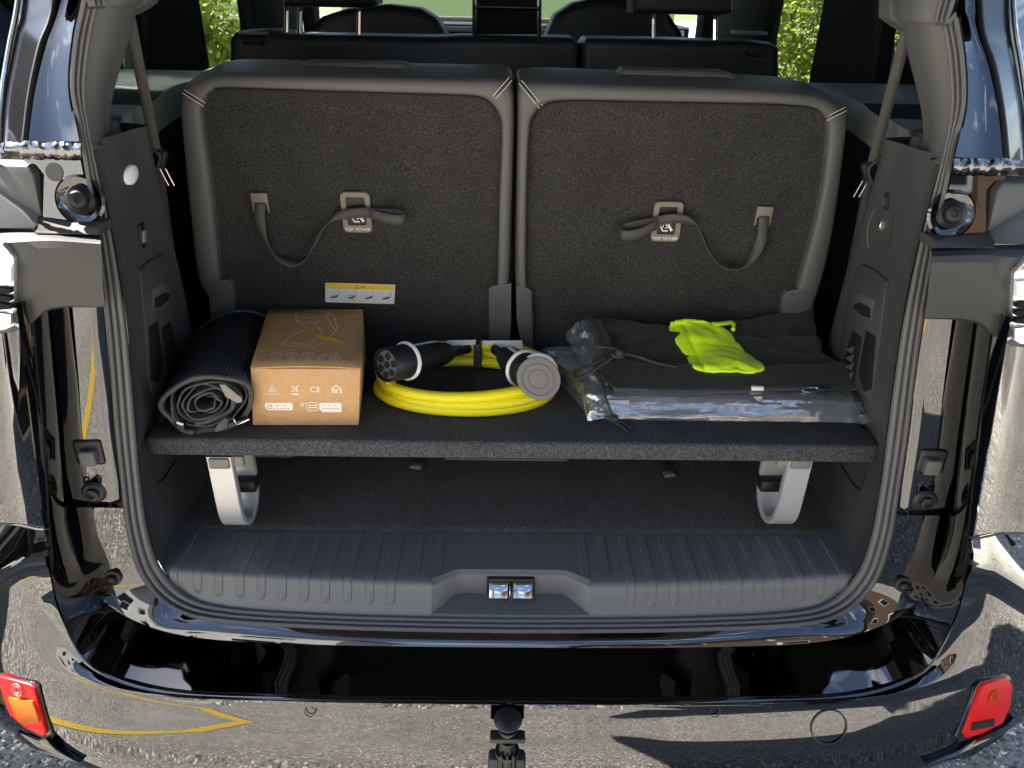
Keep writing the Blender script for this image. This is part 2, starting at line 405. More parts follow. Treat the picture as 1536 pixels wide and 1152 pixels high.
# inner glossy jamb J, and ledge K
def YJ(z): return Yop(z)-.004
jo = evened([smin(u, v, .576, YJ) for u, v in JO], 1)
so_j = [so[i] for i in range(8, 19)]; so_j[0] = so[7]
jr = []
for t in (0, .25, .5, .75, .93, 1):
    jr.append([p.lerp(q, t) + V(0, -.0015*math.sin(math.pi*t), 0.0015*math.sin(math.pi*t)) for p, q in zip(so_j, jo)])
jr = refine(jr, 6, 1)
cut = 4*6-3                                              # seam between the upper and lower jamb panels
upper = [[r[i] for i in range(cut+1)] for r in jr]; lower = mirror_rows([r[cut:] for r in jr])
MIRS = (1, -1)
for MIR in MIRS: grid('jamb_panel', upper, M['paint'], car, thick=.002)
MIR = 1
grid('jamb_sill', lower, M['paint'], car)
bvh('jamb', [r[:] for r in jr])
def YK(z): return Yop(z) - .066
ko = []
for (u, v), j in zip(KO, jo):
    ko.append(smin(u, v, .561, YK))
ko = evened(ko, 2)
kr = []
for t in (0, .04, .3, .6, .85, .96, 1):
    kr.append([p.lerp(q, t) + V(.006*math.sin(math.pi*t)*max(0, min(1, (p.z-.59)/.12)), 0, -.0012*math.sin(math.pi*t)) for p, q in zip(jo, ko)])
kr = refine(kr, 6, 2)
kc = 4*6-6
for MIR in MIRS: grid('gap_panel', [r[:kc+1] for r in kr], M['paint'], car)
MIR = 1
grid('bumper_ledge', mirror_rows([r[kc:] for r in kr]), M['paint'], car)
bvh('ledge', kr)
# bumper
B0 = [(68, 797), (74, 850), (92, 920), (140, 1000), (250, 1040), (450, 1049), (620, 1052), (768, 1053)]
C1 = [(-100, 900, .93), (-75, 940, .86), (-25, 978, .80), (68, 1014, .745), (210, 1043, .712), (450, 1057, .70), (620, 1060, .693), (768, 1061, .692)]
L1 = [(-110, 1040, .93), (-72, 1060, .86), (-14, 1082, .80), (66, 1125, .735), (205, 1175, .685), (450, 1200, .668), (620, 1208, .662), (768, 1210, .66)]
b0 = []
for u, v in B0:
    b0.append(smin(u, v, .5613, YK))
b0 = evened(b0, 1); c1 = [W(*p) for p in C1]; l1 = [W(*p) for p in L1]
bot = [p + V(0, .10, -.10) for p in l1]
side = lambda r: [V(-.90, 1.5, r[0].z), V(-.885, 1.2, r[0].z)] + r
b0, c1, l1, bot = [side(r) for r in (b0, c1, l1, bot)]
b0[0].z = b0[1].z = .66; c1[0].z = c1[1].z = .56; l1[0].z = l1[1].z = .36; bot[0].z = bot[1].z = .26
b0[0].x, b0[1].x = -.89, -.85
b00 = [p + V(0, .012, -.003) for p in b0]
mid = [a.lerp(b, .5) + V(0, -.012, 0) for a, b in zip(c1, l1)]
e1 = [a.lerp(b, .4)+V(0, -.006, .006) for a, b in zip(b0, c1)]
br = refine([b0, e1, c1, mid, l1, bot], 6, 5)
brm = mirror_rows(br)
fade = [max(.25, min(1, 1-(abs(p.x)-.62)/.15)) for p in brm[0]]
edge = [[p+V(0, a, b)*f for p, f in zip(brm[0], fade)] for a, b in ((.010, -.001), (.006, .0012), (.002, .0010), (-.0014, -.0008), (-.0034, -.0042))]
grid('bumper', edge + [[p+V(0, -.004, -.010)*f for p, f in zip(brm[0], fade)]] + brm[2:], M['paint'], car, ang=60)
bvh('bumper', brm)
# quarter panel and pillars (left, mirrored to the right)
def shade_grid(name, ctrl, mt_, n=5, m_=5, thick=.0, **k):
    return grid(name, refine(ctrl, n, m_), mt_, car, thick=thick, **k)
for MIR in MIRS:
    q = [[W(-200, 455, .99), W(-60, 458, .868), W(0, 460, .845), W(25, 461, YK(.95)+.001)],
         [W(-190, 640, .97), W(-60, 640, .848), W(10, 640, .823), W(46, 640, YK(.85)+.001)],
         [W(-180, 782, .96), W(-60, 784, .832), W(20, 785, .805), W(65, 793, YK(.7)+.001)]]
    shade_grid('quarter_panel', q, M['paint'])
    # rear pillar skins
    p1 = [[W(95, -250, 1.07), W(122, -250, 1.07), W(140, -250, 1.045)], [W(92, -40, .985), W(108, -40, .982), W(126, -40, .962)], [W(80, 0, .97), W(104, 0, .968), W(122, 0, .945)],
          [W(62, 70, .935), W(84, 70, .93), W(109, 70, .915)], [W(48, 140, .905), W(76, 140, .90), W(106, 140, .886)], [W(38, 212, .875), W(78, 212, .872), W(119, 212, .858)]]
    shade_grid('rear_pillar', p1, M['paint'])
    p2 = [[W(35, -250, 1.13), W(70, -250, 1.10), W(92, -250, 1.075)], [W(30, -20, 1.02), W(58, -20, 1.0), W(82, -20, .982)], [W(16, 70, .99), W(38, 70, .965), W(59, 70, .942)], [W(4, 140, .97), W(24, 140, .94), W(45, 140, .912)], [W(0, 216, .95), W(18, 216, .91), W(36, 214, .882)]]
    shade_grid('quarter_glass', p2, M['paint_dark'])
    p3 = [[W(-160, -250, 1.35), W(-20, -250, 1.19), W(31, -250, 1.135)], [W(-160, -20, 1.25), W(-30, -20, 1.08), W(26, -20, 1.024)], [W(-160, 90, 1.2), W(-40, 90, 1.05), W(9, 90, .99)], [W(-160, 240, 1.2), W(-50, 240, 1.02), W(-3, 240, .962)]]
    shade_grid('side_window', p3, M['paint'])
    tube('window_trim', smooth_line([W(34, -200, 1.10), W(29, -20, 1.012), W(14, 70, .982), W(3, 140, .962), W(-2, 225, .94)], 5), .003, M['chrome'], car)
    tube('pillar_gap', smooth_line([W(91, -200, 1.05), W(82, 0, .968), W(61, 70, .934), W(46, 140, .905), W(37, 212, .875)], 5), .0035, M['black'], car)
    # crumpled foil-like seam strip
    rows = []
    for j in range(9):
        r = []
        for i in range(91):
            u = -40+162*i/90; p = W(u, 213+j*3+(u/60), .876-.018*i/90+.03*max(0, 1-i/22)-.007*math.sin(math.pi*j/8))
            r.append(p + noise.noise_vector(V(p.x*120, p.y*60, p.z*70))*.0030 + noise.noise_vector(p*220)*.0008)
        rows.append(r)
    grid('seam_strip', rows, FOIL, car, ang=70)
    # painted hinge recess
    hp0 = W(100, 290, .872); hn = V(0, -math.cos(R(13)), math.sin(R(13)))
    h = [[WP(u, v, hp0, hn) for u, v in rr_] for rr_ in ([(30, 232), (70, 232), (127, 236)], [(50, 260), (80, 260), (136, 262)], [(58, 300), (90, 300), (142, 302)], [(64, 328), (100, 340), (150, 352)])]
    shade_grid('hinge_recess', h, M['paint'])
    bvh('recess', refine(h, 4, 4))
    p, n_ = hit(122, 300, 'recess')
    for (a, b) in ((.030, .024),):
        lathe('hinge_dish', p, n_, [(0, .026), (.003, .029), (.005, .026), (.002, .020), (.002, .001)], M['paint'], car, n=32)
    hb = lathe('hinge_bolt', p+n_*.001, n_+V(.35, 0, .05), [(0, .017), (.006, .0165), (.010, .011), (.018, .0105), (.021, .0085), (.022, .004), (.019, .0035), (.019, .0001)], M['black'], car)
    if MIR > 0:
        p, n_ = hit(82, 258, 'recess'); lathe('rubber_plug', p, n_, [(0, .0105), (.001, .0100), (.0012, .0001)], M['plastic'], car)
    # matt housing above the lamp
    def facet(name, poly, mt_, ex=(0, .03, 0), bev=.004): return prism(name, [W(*p) for p in poly], ex, mat('bracket_plastic', (.06, .058, .057), .5) if mt_ == 'plastic' else M[mt_], car, bev=bev, seg=3)
    facet('bracket_cover', [(-60, 246, .90), (40, 248, .868), (50, 262, .865), (60, 324, .862), (56, 344, .85), (-60, 344, .86)], 'plastic')
    facet('bracket_lip', [(58, 322, .866), (70, 330, .866), (148, 338, .846), (149, 354, .836), (50, 352, .832), (50, 340, .84)], 'plastic')
    hs = [[W(-70, 344, .92), W(0, 343, .88), W(70, 346, .868), W(149, 353, .858)],
          [W(-80, 358, .86), W(0, 357, .83), W(70, 355, .822), W(151, 361, .822)],
          [W(-80, 364, .85), W(6, 364, .816), W(74, 361, .812), W(151, 366, .815)],
          [W(-80, 376, .85), W(26, 376, .812), W(74, 372, .808), W(152, 375, .812)],
          [W(-80, 440, .85), W(26, 440, .812), W(74, 425, .808), W(154, 425, .812)],
          [W(-80, 498, .86), W(26, 496, .815), W(75, 462, .812), W(157, 459, .815)],
          [W(-80, 502, .90), W(30, 500, .86), W(77, 465, .85), W(158, 461, .85)]]
    M['housing'] = M.get('housing') or mat('lamp_housing_plastic', (.040, .039, .039), .5)
    grid('lamp_housing', refine(hs, 6, 1), M['housing'], car, ang=25)
    lz = prism('tail_lamp', [W(-80, 366, .835), W(2, 366, .808), W(21, 386, .806), W(21, 490, .806), W(4, 497, .807), W(-80, 497, .835)], (0, .02, 0), M['lamp'], car, bev=.004)
    for k_, (v0, v1, mm_) in enumerate(((398, 424, 'lamp'), (432, 440, 'dark'), (444, 452, 'dark'), (456, 464, 'dark'), (470, 488, 'lamp'))):
        prism('lamp_bar', [W(-70, v0, .829), W(2, v0, .802), W(16, v0+2, .8), W(16, v1, .8), W(2, v1+1, .802), W(-70, v1, .829)], (0, .006, 0), M[mm_] if k_ != 0 else M['white'], lz, bev=.001)
    # rubber buffer, screws, pins on the jamb
    p, n_ = hit(135, 677, 'jamb'); X = V(0, 0, 1).cross(n_).normalized(); Z = n_.cross(X)
    bz = box('buffer_socket', p+n_*.002, (.037, .038, .006), M['black'], car, bev=.0045, axes=(X, Z, n_), seg=3)
    box('rubber_buffer', p+n_*.009+X*.001-Z*.004, (.021, .023, .014), M['plastic'], bz, bev=.003, axes=(X, Z, n_), seg=3)
    p, n_ = hit(142, 737, 'jamb')
    lathe('buffer_screw', p, n_, [(0, .017), (.003, .0165), (.006, .013), (.006, .009), (.011, .008), (.012, .005), (.009, .004), (.009, .0001)], M['black'], car)
    p, n_ = hit(170, 866, 'jamb')
    gp = lathe('guide_pin', p, n_, [(0, .0125), (.004, .012), (.005, .008), (.012, .0068), (.014, .004), (.011, .003), (.011, .0001)], M['black'], car)
MIR = 1
# seam lines
for MIR in MIRS:
    i = cut-1
    tube('panel_seam', [r[i]+V(0, -.0005, .0) for r in jr], .0013, M['black'], car)
    tube('panel_seam', smooth_line([W(-60, 783, .830), W(20, 787, .804), W(66, 795, .778), W(80, 780, .806), W(99, 762, .845)], 4), .0016, M['black'], car)
MIR = 1
# fog lamps, sensors, towing cover
def on_bump(pts, off):
    return [hit(u, v, 'bumper')[0] + hit(u, v, 'bumper')[1]*off for u, v in pts]
for side_, fp, col in (('l', [(4, 1011), (50, 1023), (57, 1029), (64, 1060), (75, 1096), (70, 1101), (44, 1088), (22, 1068), (12, 1045)], 0), ('r', [(1504, 1013), (1470, 1022), (1463, 1030), (1440, 1096), (1444, 1103), (1470, 1096), (1497, 1080), (1509, 1055), (1512, 1025)], 1)):
    c_ = Vector((sum(p[0] for p in fp)/len(fp), sum(p[1] for p in fp)/len(fp)))
    big = [(c_.x+(u-c_.x)*1.22, c_.y+(v-c_.y)*1.12+3) for u, v in fp]
    nn = hit(c_.x, c_.y, 'bumper')[1]
    prism('fog_lamp_surround', on_bump(big, .004), nn*-.012, M['paint_dark'], car, bev=.002)
    fl = prism('fog_lamp', on_bump(fp, .008), nn*-.010, M['red'], car, bev=.004, seg=3)
    fl['label'] = 'red fog lamp with an amber band' if col == 0 else 'all red fog lamp'
    if col == 0:
        mid_ = [(20, 1042), (56, 1048), (64, 1070), (66, 1078), (42, 1082), (30, 1068)]
        prism('amber_band', on_bump(mid_, .0088), nn*-.004, M['amber'], fl, bev=.0015)
    cc = (34, 1030) if col == 0 else (1484, 1040)
    p = hit(*cc, 'bumper')[0]+nn*.0085
    mb = MB(); X = V(0, 0, 1).cross(nn).normalized(); Z = nn.cross(X)
    for rr in (.0055, .0095): mb.add(tubevf([p+(X*math.cos(t)+Z*math.sin(t))*rr for t in [k*.3927 for k in range(16)]], .0009, 6, True))
    mb.build('lens_ring', M['grey'] if col == 0 else M['amber'], fl, fixn=True)
    if col == 1:
        prism('lens_slot', on_bump([(1452, 1080), (1484, 1074), (1482, 1084), (1450, 1090)], .0088), nn*-.003, M['paint_dark'], fl)
    wing = [(64, 1105), (76, 1102), (92, 1118), (125, 1138), (95, 1130), (60, 1118), (30, 1100), (34, 1092)] if col == 0 else [(1456, 1104), (1500, 1086), (1512, 1070), (1514, 1084), (1490, 1104), (1450, 1128), (1385, 1140), (1430, 1122)]
    prism('reflector_lip', on_bump(wing, .009), nn*-.01, M['paint'], car, bev=.003)
def ring_on(name, u, v, r, w_, parent, mt_, key='bumper', off=.0005):
    p, n_ = hit(u, v, key); X = V(0, 0, 1).cross(n_).normalized(); Z = n_.cross(X)
    return tube(name, [p+n_*off+(X*math.cos(t)+Z*math.sin(t))*r for t in [k*2*math.pi/32 for k in range(32)]], w_, M[mt_], parent, n=6, closed=True)
for u, v in ((466, 1065), (1071, 1066)): ring_on('parking_sensor', u, v, .0075, .0007, car, 'black', off=.0035)
ring_on('towing_eye_cover', 1243, 1090, .0255, .0013, car, 'black')
# solid black shape standing in for a dark reflection in the bumper
c_ = W(762, 1078, .660); hz = c_.z; vf = MB(); hx, hy = c_.x, c_.y
def seg_(a, b, ra, rb, yo=0): vf.add(lathevf(V(hx, hy+yo, hz+b), V(0, 0, 1), [(0, rb), ((a-b), ra)], 24))
vf.add(lathevf(V(hx, hy, hz-.006), V(0, 0, 1), [(0, .014), (.002, .0185), (.005, .019), (.008, .016), (.010, .008), (.0102, .0001)], 28))
seg_(-.005, -.030, .0095, .008); seg_(-.018, -.022, .0125, .0125); seg_(-.043, -.062, .0095, .012); seg_(-.062, -.068, .0165, .0165); seg_(-.068, -.30, .013, .020)
vf.add(boxvf(V(hx, hy, hz-.036), .047, .016, .009, bev=.002))
vf.add(boxvf(V(hx, hy+.008, hz-.20), .052, .024, .24, bev=.006))
for k in (-1, 0, 1): vf.add(boxvf(V(hx+k*.008, hy-.012, hz-.10), .003, .008, .09, bev=.001))
vf.build('reflection_shape', M['black'], car, fixn=True)
# ------------------------------------------------------------------ load sill
def Ye(x): return .832 + .095*x*x
SBX = [p for p in smooth_line(si, 6)[13*6:]]
def Yb(x):
    x = -abs(x)
    if x <= SBX[0].x: return SBX[0].y-.002
    for p, q in zip(SBX, SBX[1:]):
        if p.x <= x <= q.x: return p.y+(q.y-p.y)*(x-p.x)/(q.x-p.x+1e-9)-.003
    return SBX[-1].y-.003
XS = .545
def sill_pt(x, s):      # s: 0 back .. 1 bottom of the front face
    ye, yb = Ye(x), Yb(x)
    P = [(.0, .955, .640), (.08, .945, .6405), (.50, ye+.012, .6405), (.56, ye+.005, .639), (.62, ye+.001, .635), (.70, ye-.001, .628), (1, yb, .590)]
    for a, b in zip(P, P[1:]):
        if s <= b[0]: t = (s-a[0])/(b[0]-a[0]); return V(x, a[1]+(b[1]-a[1])*t, a[2]+(b[2]-a[2])*t)
SS = [0, .08, .2, .35, .5, .53, .56, .59, .62, .66, .70, .8, .9, 1]
NX0, NX1 = .118, .082            # half widths of the latch notch at its lip and at its back
sx = -.0
xs_l = [-XS+(XS-NX0)*i/24 for i in range(25)]
for sgn in (-1, 1):
    xs = xs_l if sgn < 0 else [-x for x in reversed(xs_l)]
    sill = grid('load_sill', [[sill_pt(x, s) for x in xs] for s in SS], M['sill'], car, ang=60)
# middle piece with the notch
def notch_rows():
    xs = [-NX0+2*NX0*i/24 for i in range(25)]; rows = []
    for s in SS[:4]: rows.append([sill_pt(x, s) for x in xs])
    def dep(x):                  # how far the notch cuts in at x
        a = abs(x); return 0 if a >= NX0 else (1 if a <= NX1 else (NX0-a)/(NX0-NX1))
    YB = .866
    rows.append([V(x, (Ye(x)+.012)*(1-dep(x))+YB*dep(x), .6405) for x in xs])
    rows.append([V(x, (Ye(x)+.001)*(1-dep(x))+(YB-.006)*dep(x), .635) for x in xs])
    rows.append([V(x, (Ye(x)-.003)*(1-dep(x))+(YB-.008)*dep(x), .626-.0*dep(x)) for x in xs])
    zl = .599
    rows.append([V(x, (Ye(x)*.25+Yb(x)*.75)*(1-dep(x))+(YB-.008)*dep(x), zl) for x in xs])
    rows.append([V(x, (Ye(x)*.2+Yb(x)*.8)+.002, zl-.001) for x in xs])
    rows.append([V(x, Yb(x), .590) for x in xs])
    return rows
nrw = notch_rows()
grid('latch_notch', refine(nrw[:4], 1, 1)+nrw[4:], M['sill'], car, ang=30)
YN = .858
lf = box('latch_opening', V(W(766, 878, YN).x, YN-.001, .6165), (.073, .008, .033), M['black'], car, bev=.0028, seg=2)
for s in (-1, 1):
    box('latch_plate', V(W(766, 878, YN).x+s*.0185, YN-.012, .617), (.028, .002, .023), mat('latch_metal', (.40, .42, .45), .06, metal=1), lf, bev=.0008, axes=(V(1, 0, 0), V(0, math.cos(.62), -math.sin(.62)), V(0, math.sin(.62), math.cos(.62))))
tube('latch_striker', [V(W(767, 878, YN).x, YN-.004, .627), V(W(767, 878, YN).x, YN-.024, .626), V(W(767, 878, YN).x, YN-.022, .606)], .003, M['chrome'], lf)
# ribs wrapping over the edge; each a part sharing its mesh
def rib_vf():
    rows = []
    for s in [.10+.70*i/26 for i in range(27)]:
        rows.append(s)
    return rows
ribs_l = [255, 293, 326, 359, 392, 424, 458, 490, 523, 556, 588]
rib_x = []
for i, u in enumerate(ribs_l):
    p = WZ(u, 873, .632); rib_x.append(p.x)
def make_rib(x, s1):
    w_ = .0068; rows = []
    n0 = 24
    for i in range(n0+1):
        s = .07+(s1-.07)*i/n0
        q = sill_pt(x, s); q2 = sill_pt(x, min(1, s+.01)); q1 = sill_pt(x, max(0, s-.01))
        t = (q2-q1).normalized(); n_ = V(1, 0, 0).cross(t).normalized()
        if n_.dot(V(0, -1, 1)) < 0: n_ = -n_
        e = min(1, (s1-s)/.05) if s > .5 else 1
        hw = w_*(.45+.55*math.sqrt(max(0, 1-(1-e)**2)))
        dx = (s-.6)*0.0
        hh = .0019*math.sqrt(max(0, e)) if e < 1 else .0019
        slant = 0
        rows.append([q+V(slant-hw, 0, 0)-n_*.0006, q+V(slant-hw*.78, 0, 0)+n_*hh, q+V(slant+hw*.78, 0, 0)+n_*hh, q+V(slant+hw, 0, 0)-n_*.0006])
    return rows
for x in rib_x:
    for sg in (1, -1):
        grid('rib', make_rib(x*sg, .86), M['sill'], car, ang=50)
for x in (rib_x[-1]+.034, rib_x[-1]+.066):
    for sg in (1, -1): grid('rib', make_rib(x*sg, .47), M['sill'], car, ang=50)
# luggage floor
grid('luggage_floor', [[V(x, y, z) for x in (-.56, 0, .56)] for y, z in ((.90, .632), (.945, .633), (.957, .641), (.97, .642), (1.5, .642), (1.9, .642))], M['floorc'], car)
for u, v, rot in ((627, 694, .5), (1000, 706, -.5)):
    p = WZ(u, v, .648); a = V(math.sin(rot)*.3, 1, 0).normalized()
    box('floor_strap', p+V(0, .03, 0), (.018, .09, .004), M['webd'], car, bev=.001, axes=(a.cross(V(0, 0, 1)), a, V(0, 0, 1)))
    box('strap_end', p-a*.012+V(0, 0, .001), (.020, .014, .007), M['grey'], car, bev=.002, axes=(a.cross(V(0, 0, 1)), a, V(0, 0, 1)))
tube('floor_rail', [WZ(668, 688, .70), WZ(850, 690, .70)], .002, M['plastic'], car)
tube('floor_rail', [WZ(380, 684, .70), WZ(440, 685, .70)], .002, M['plastic'], car)
# ------------------------------------------------------------------ inner side trims
def xw(z): # inner wall position at Y~1
    if z <= .64: return -.534
    if z <= .80: return -.534-.026*(z-.64)/.16
    if z <= .90: return -.560
    return -.560+.058*(z-.90)/.37
wall_rows = []
EDG = [W(218, 150, .99), W(221, 195, 1.0), W(244, 300, 1.06), W(271, 415, 1.12), W(290, 510, 1.15), V(-.556, 1.20, .80), V(-.545, 1.32, .72), V(-.536, 1.40, .60)]
def edge_at(z):
    for p, q in zip(EDG, EDG[1:]):
        if z >= q.z: t = (z-p.z)/(q.z-p.z); return p.lerp(q, max(t, -.3))
    return EDG[-1]
n_i = smooth_line(si, 6)
for k in range(4, 14*6+1, 2):
    p = n_i[k]; z = max(p.z, .600); e = edge_at(z)
    if z > 1.262: continue
    m1 = V(p.x*.45+e.x*.55-.002, .93, z) if z > .8 else V(xw(z), .93, z)
    if p.y > .90: m1.y = p.y+.03
    r = [p+V(0, .003, 0), p.lerp(m1, .4)+V(-.003, 0, 0), m1, m1.lerp(V(e.x, e.y, z), .6)+V(-.002, 0, 0), V(e.x, e.y, z), V(e.x-.02, e.y+.015, z), V(e.x-.07, e.y+.03, z)]
    wall_rows.append(r)
for MIR in MIRS: grid('side_trim', refine(wall_rows, 4, 1), M['trim'], car, ang=50)
MIR = 1
bvh('wall', refine(wall_rows, 4, 1))
def wallpts(pts, off, key='wall'):
    o = []
    for u, v in pts:
        p, n_ = hit(u, v, key); o.append(p+n_*off)
    return o
inw = V(1, -.35, 0).normalized()
for MIR in MIRS:
    cov = [(206, 405), (222, 390), (243, 380), (252, 388), (262, 430), (268, 480), (270, 545), (225, 590), (219, 560), (212, 480)]
    P_ = wallpts(cov, .0035)
    pc = prism('side_cover', P_, -inw*.012, M['trim'], car, bev=.003)
    prism('cover_pocket', wallpts([(221, 434), (236, 424), (247, 427), (250, 446), (238, 462), (223, 466)], .006), -inw*.003, M['plastic'], pc, bev=.002)
    prism('pocket_opening', wallpts([(225, 446), (240, 438), (247, 440), (248, 447), (236, 459), (225, 462)], .0072), -inw*.003, M['dark'], pc, bev=.001)
    prism('cover_slot', wallpts([(217, 490), (231, 480), (240, 545), (231, 575), (222, 570)], .0060), -inw*.003, M['dark'], pc, bev=.002)
    prism('cover_slot', wallpts([(236, 492), (250, 480), (262, 530), (260, 555), (246, 560)], .0060), -inw*.003, M['dark'], pc, bev=.002)
    if MIR < 0:
        for k in range(6):
            v = 505+k*13
            prism('grip_tooth', wallpts([(246, v), (257, v+5), (248, v+11)], .009), -inw*.004, M['plastic'], pc, bev=.001)
    tube('wall_crease', wallpts([(228, 700), (236, 725), (246, 716), (264, 688)], .001), .0012, M['black'], car)
MIR = 1
p, n_ = hit(195, 262, 'wall'); lathe('luggage_lamp', p, n_, [(0, .0125), (.003, .012), (.005, .009), (.0055, .0001)], mat('lamp_diffuser', (.95, .93, .92), .2), car, ell=1.5)
X = V(0, 0, 1).cross(n_).normalized(); Z = n_.cross(X)
p, n_ = hit(211, 354, 'wall')
sb = box('socket_frame', p+n_*.001, (.014, .034, .005), M['black'], car, bev=.0015, axes=(X, Z, n_))
box('socket_latch', p+n_*.004, (.009, .017, .004), M['clip'], sb, bev=.001, axes=(X, Z, n_))
# right wall details: chrome oval catch, knob and slot
bvh('wallr', ([V(-p.x, p.y, p.z) for r in refine(wall_rows, 4, 1) for p in r], gridvf(refine(wall_rows, 4, 1))[1]))
p, n_ = hit(1322, 338, 'wallr'); lathe('catch_button', p, n_, [(0, .009), (.003, .0085), (.005, .005), (.0055, .0001)], M['chrome'], car, ell=.55)
p, n_ = hit(1332, 302, 'wallr'); lathe('socket_cap', p, n_, [(0, .012), (.004, .011), (.005, .008), (.003, .006), (.003, .0001)], M['black'], car, ell=.5)
tube('trim_slot', smooth_line([hit(u, v, 'wallr')[0] for u, v in ((1343, 322), (1341, 345), (1334, 370))], 4), .0018, M['black'], car)
tube('trim_crease', smooth_line([hit(u, v, 'wallr')[0] for u, v in ((1312, 312), (1302, 340), (1303, 372), (1312, 378))], 4), .0012, M['plastic'], car)
# pillar inner trim, ledge with cup holder, dark quarter panel, belts
for MIR in MIRS:
    pin = [(205, -40), (197, 10), (186, 60), (168, 120), (158, 170), (158, 214)]
    pse = [si[0], si[1], si[2], si[3], si[4], (si[4]+si[5])/2]
    inner = [W(u, v, .935) for u, v in pin]
    upx = [V(-.33, .99, 1.895), V(-.44, .965, 1.85), V(-.475, .93, 1.74)]
    a_ = upx+pse; b_ = [V(-.28, 1.05, 1.86), V(-.38, 1.04, 1.80), V(-.42, 1.0, 1.70)]+inner
    rows = [a_, [p.lerp(q, .5)+V(.006, -.006, 0) for p, q in zip(a_, b_)], b_, [q+V(-.004, .02, 0) for q in b_], [q+V(-.06, .05, 0) for q in b_], [q+V(-.16, .09, 0) for q in b_]]
    grid('pillar_trim', refine(rows, 4, 2), M['plastic'], car, ang=60)
    tube('trim_joint', smooth_line([W(145, 214, .868), W(158, 219, .93), W(176, 226, .94)], 3), .0014, M['black'], car)
    # ledge
    zl = 1.262
    lw = prism('window_ledge', [V(-.52, 1.0, zl), V(-.525, 1.05, zl), V(-.585, 1.37, zl), V(-.59, 1.62, zl), V(-.86, 1.62, zl), V(-.86, .99, zl)], (0, 0, -.05), M['trimlight'], car, bev=.004)
    prism('cup_holder', [V(-.535, 1.14, zl+.0006), V(-.575, 1.30, zl+.0006), V(-.68, 1.30, zl+.0006), V(-.66, 1.12, zl+.0006)], (0, 0, -.003), M['dark'], lw)
    prism('ledge_grille', [V(-.52, 1.03, zl+.0006), V(-.527, 1.08, zl+.0006), V(-.62, 1.08, zl+.0006), V(-.61, 1.03, zl+.0006)], (0, 0, -.003), M['grey'], lw)
    lathe('belt_outlet', V(-.525, .99, zl), V(0, 0, 1), [(0, .022), (.006, .020), (.008, .012), (.008, .0001)], M['black'], lw)
    # inner skin below ledge, black gap
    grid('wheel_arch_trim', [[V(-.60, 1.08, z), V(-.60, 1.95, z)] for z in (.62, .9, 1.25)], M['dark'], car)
    # tilted dark quarter blind
    prism('quarter_trim', [V(-.845, 1.78, 1.18), V(-.79, 1.74, 1.24), V(-.74, 1.76, 1.95), V(-.78, 2.10, 1.95), V(-.80, 2.14, 1.10), V(-.83, 2.1, 1.1)], (-.03, 0, 0), M['dark'], car)
    # belt
    pa, pb, pc_ = W(193, 22, 1.02), W(236, 236, 1.10), W(266, 440, 1.19)
    wv = V(1, .3, .25)
    ribbon('seat_belt', [pa, pa.lerp(pb, .5), pb], [wv, wv, wv], .0145, M['web'], car)
    ribbon('seat_belt', [pb, pb.lerp(pc_, .5), pc_], [wv, V(.6, .8, .3), wv], .013, M['webd'], car)
    bk = box('belt_buckle', pb, (.026, .012, .030), M['black'], car, bev=.004, axes=(V(.9, 0, -.4).normalized(), V(0, 1, 0), V(.4, 0, .9).normalized()))
    for k in (-1, 1): tube('buckle_pin', [pb+V(.008+k*.004, -.008, -.014), pb+V(.016+k*.004, -.008, -.038)], .0013, M['chrome'], bk)
    tube('buckle_cord', smooth_line([pb+V(-.018, -.004, .020), pb+V(-.022, -.008, 0), pb+V(-.006, -.010, -.018), pb+V(.008, -.010, .002), pb+V(-.004, -.01, .018)], 4), .0025, M['webd'], bk)
    ca = prism('belt_guide', [W(188, 24, 1.0), W(192, -30, 1.0), W(222, -30, 1.0), W(222, 4, 1.0), W(205, 16, 1.0)], (0, .03, 0), M['plastic'], car, bev=.004)
MIR = 1
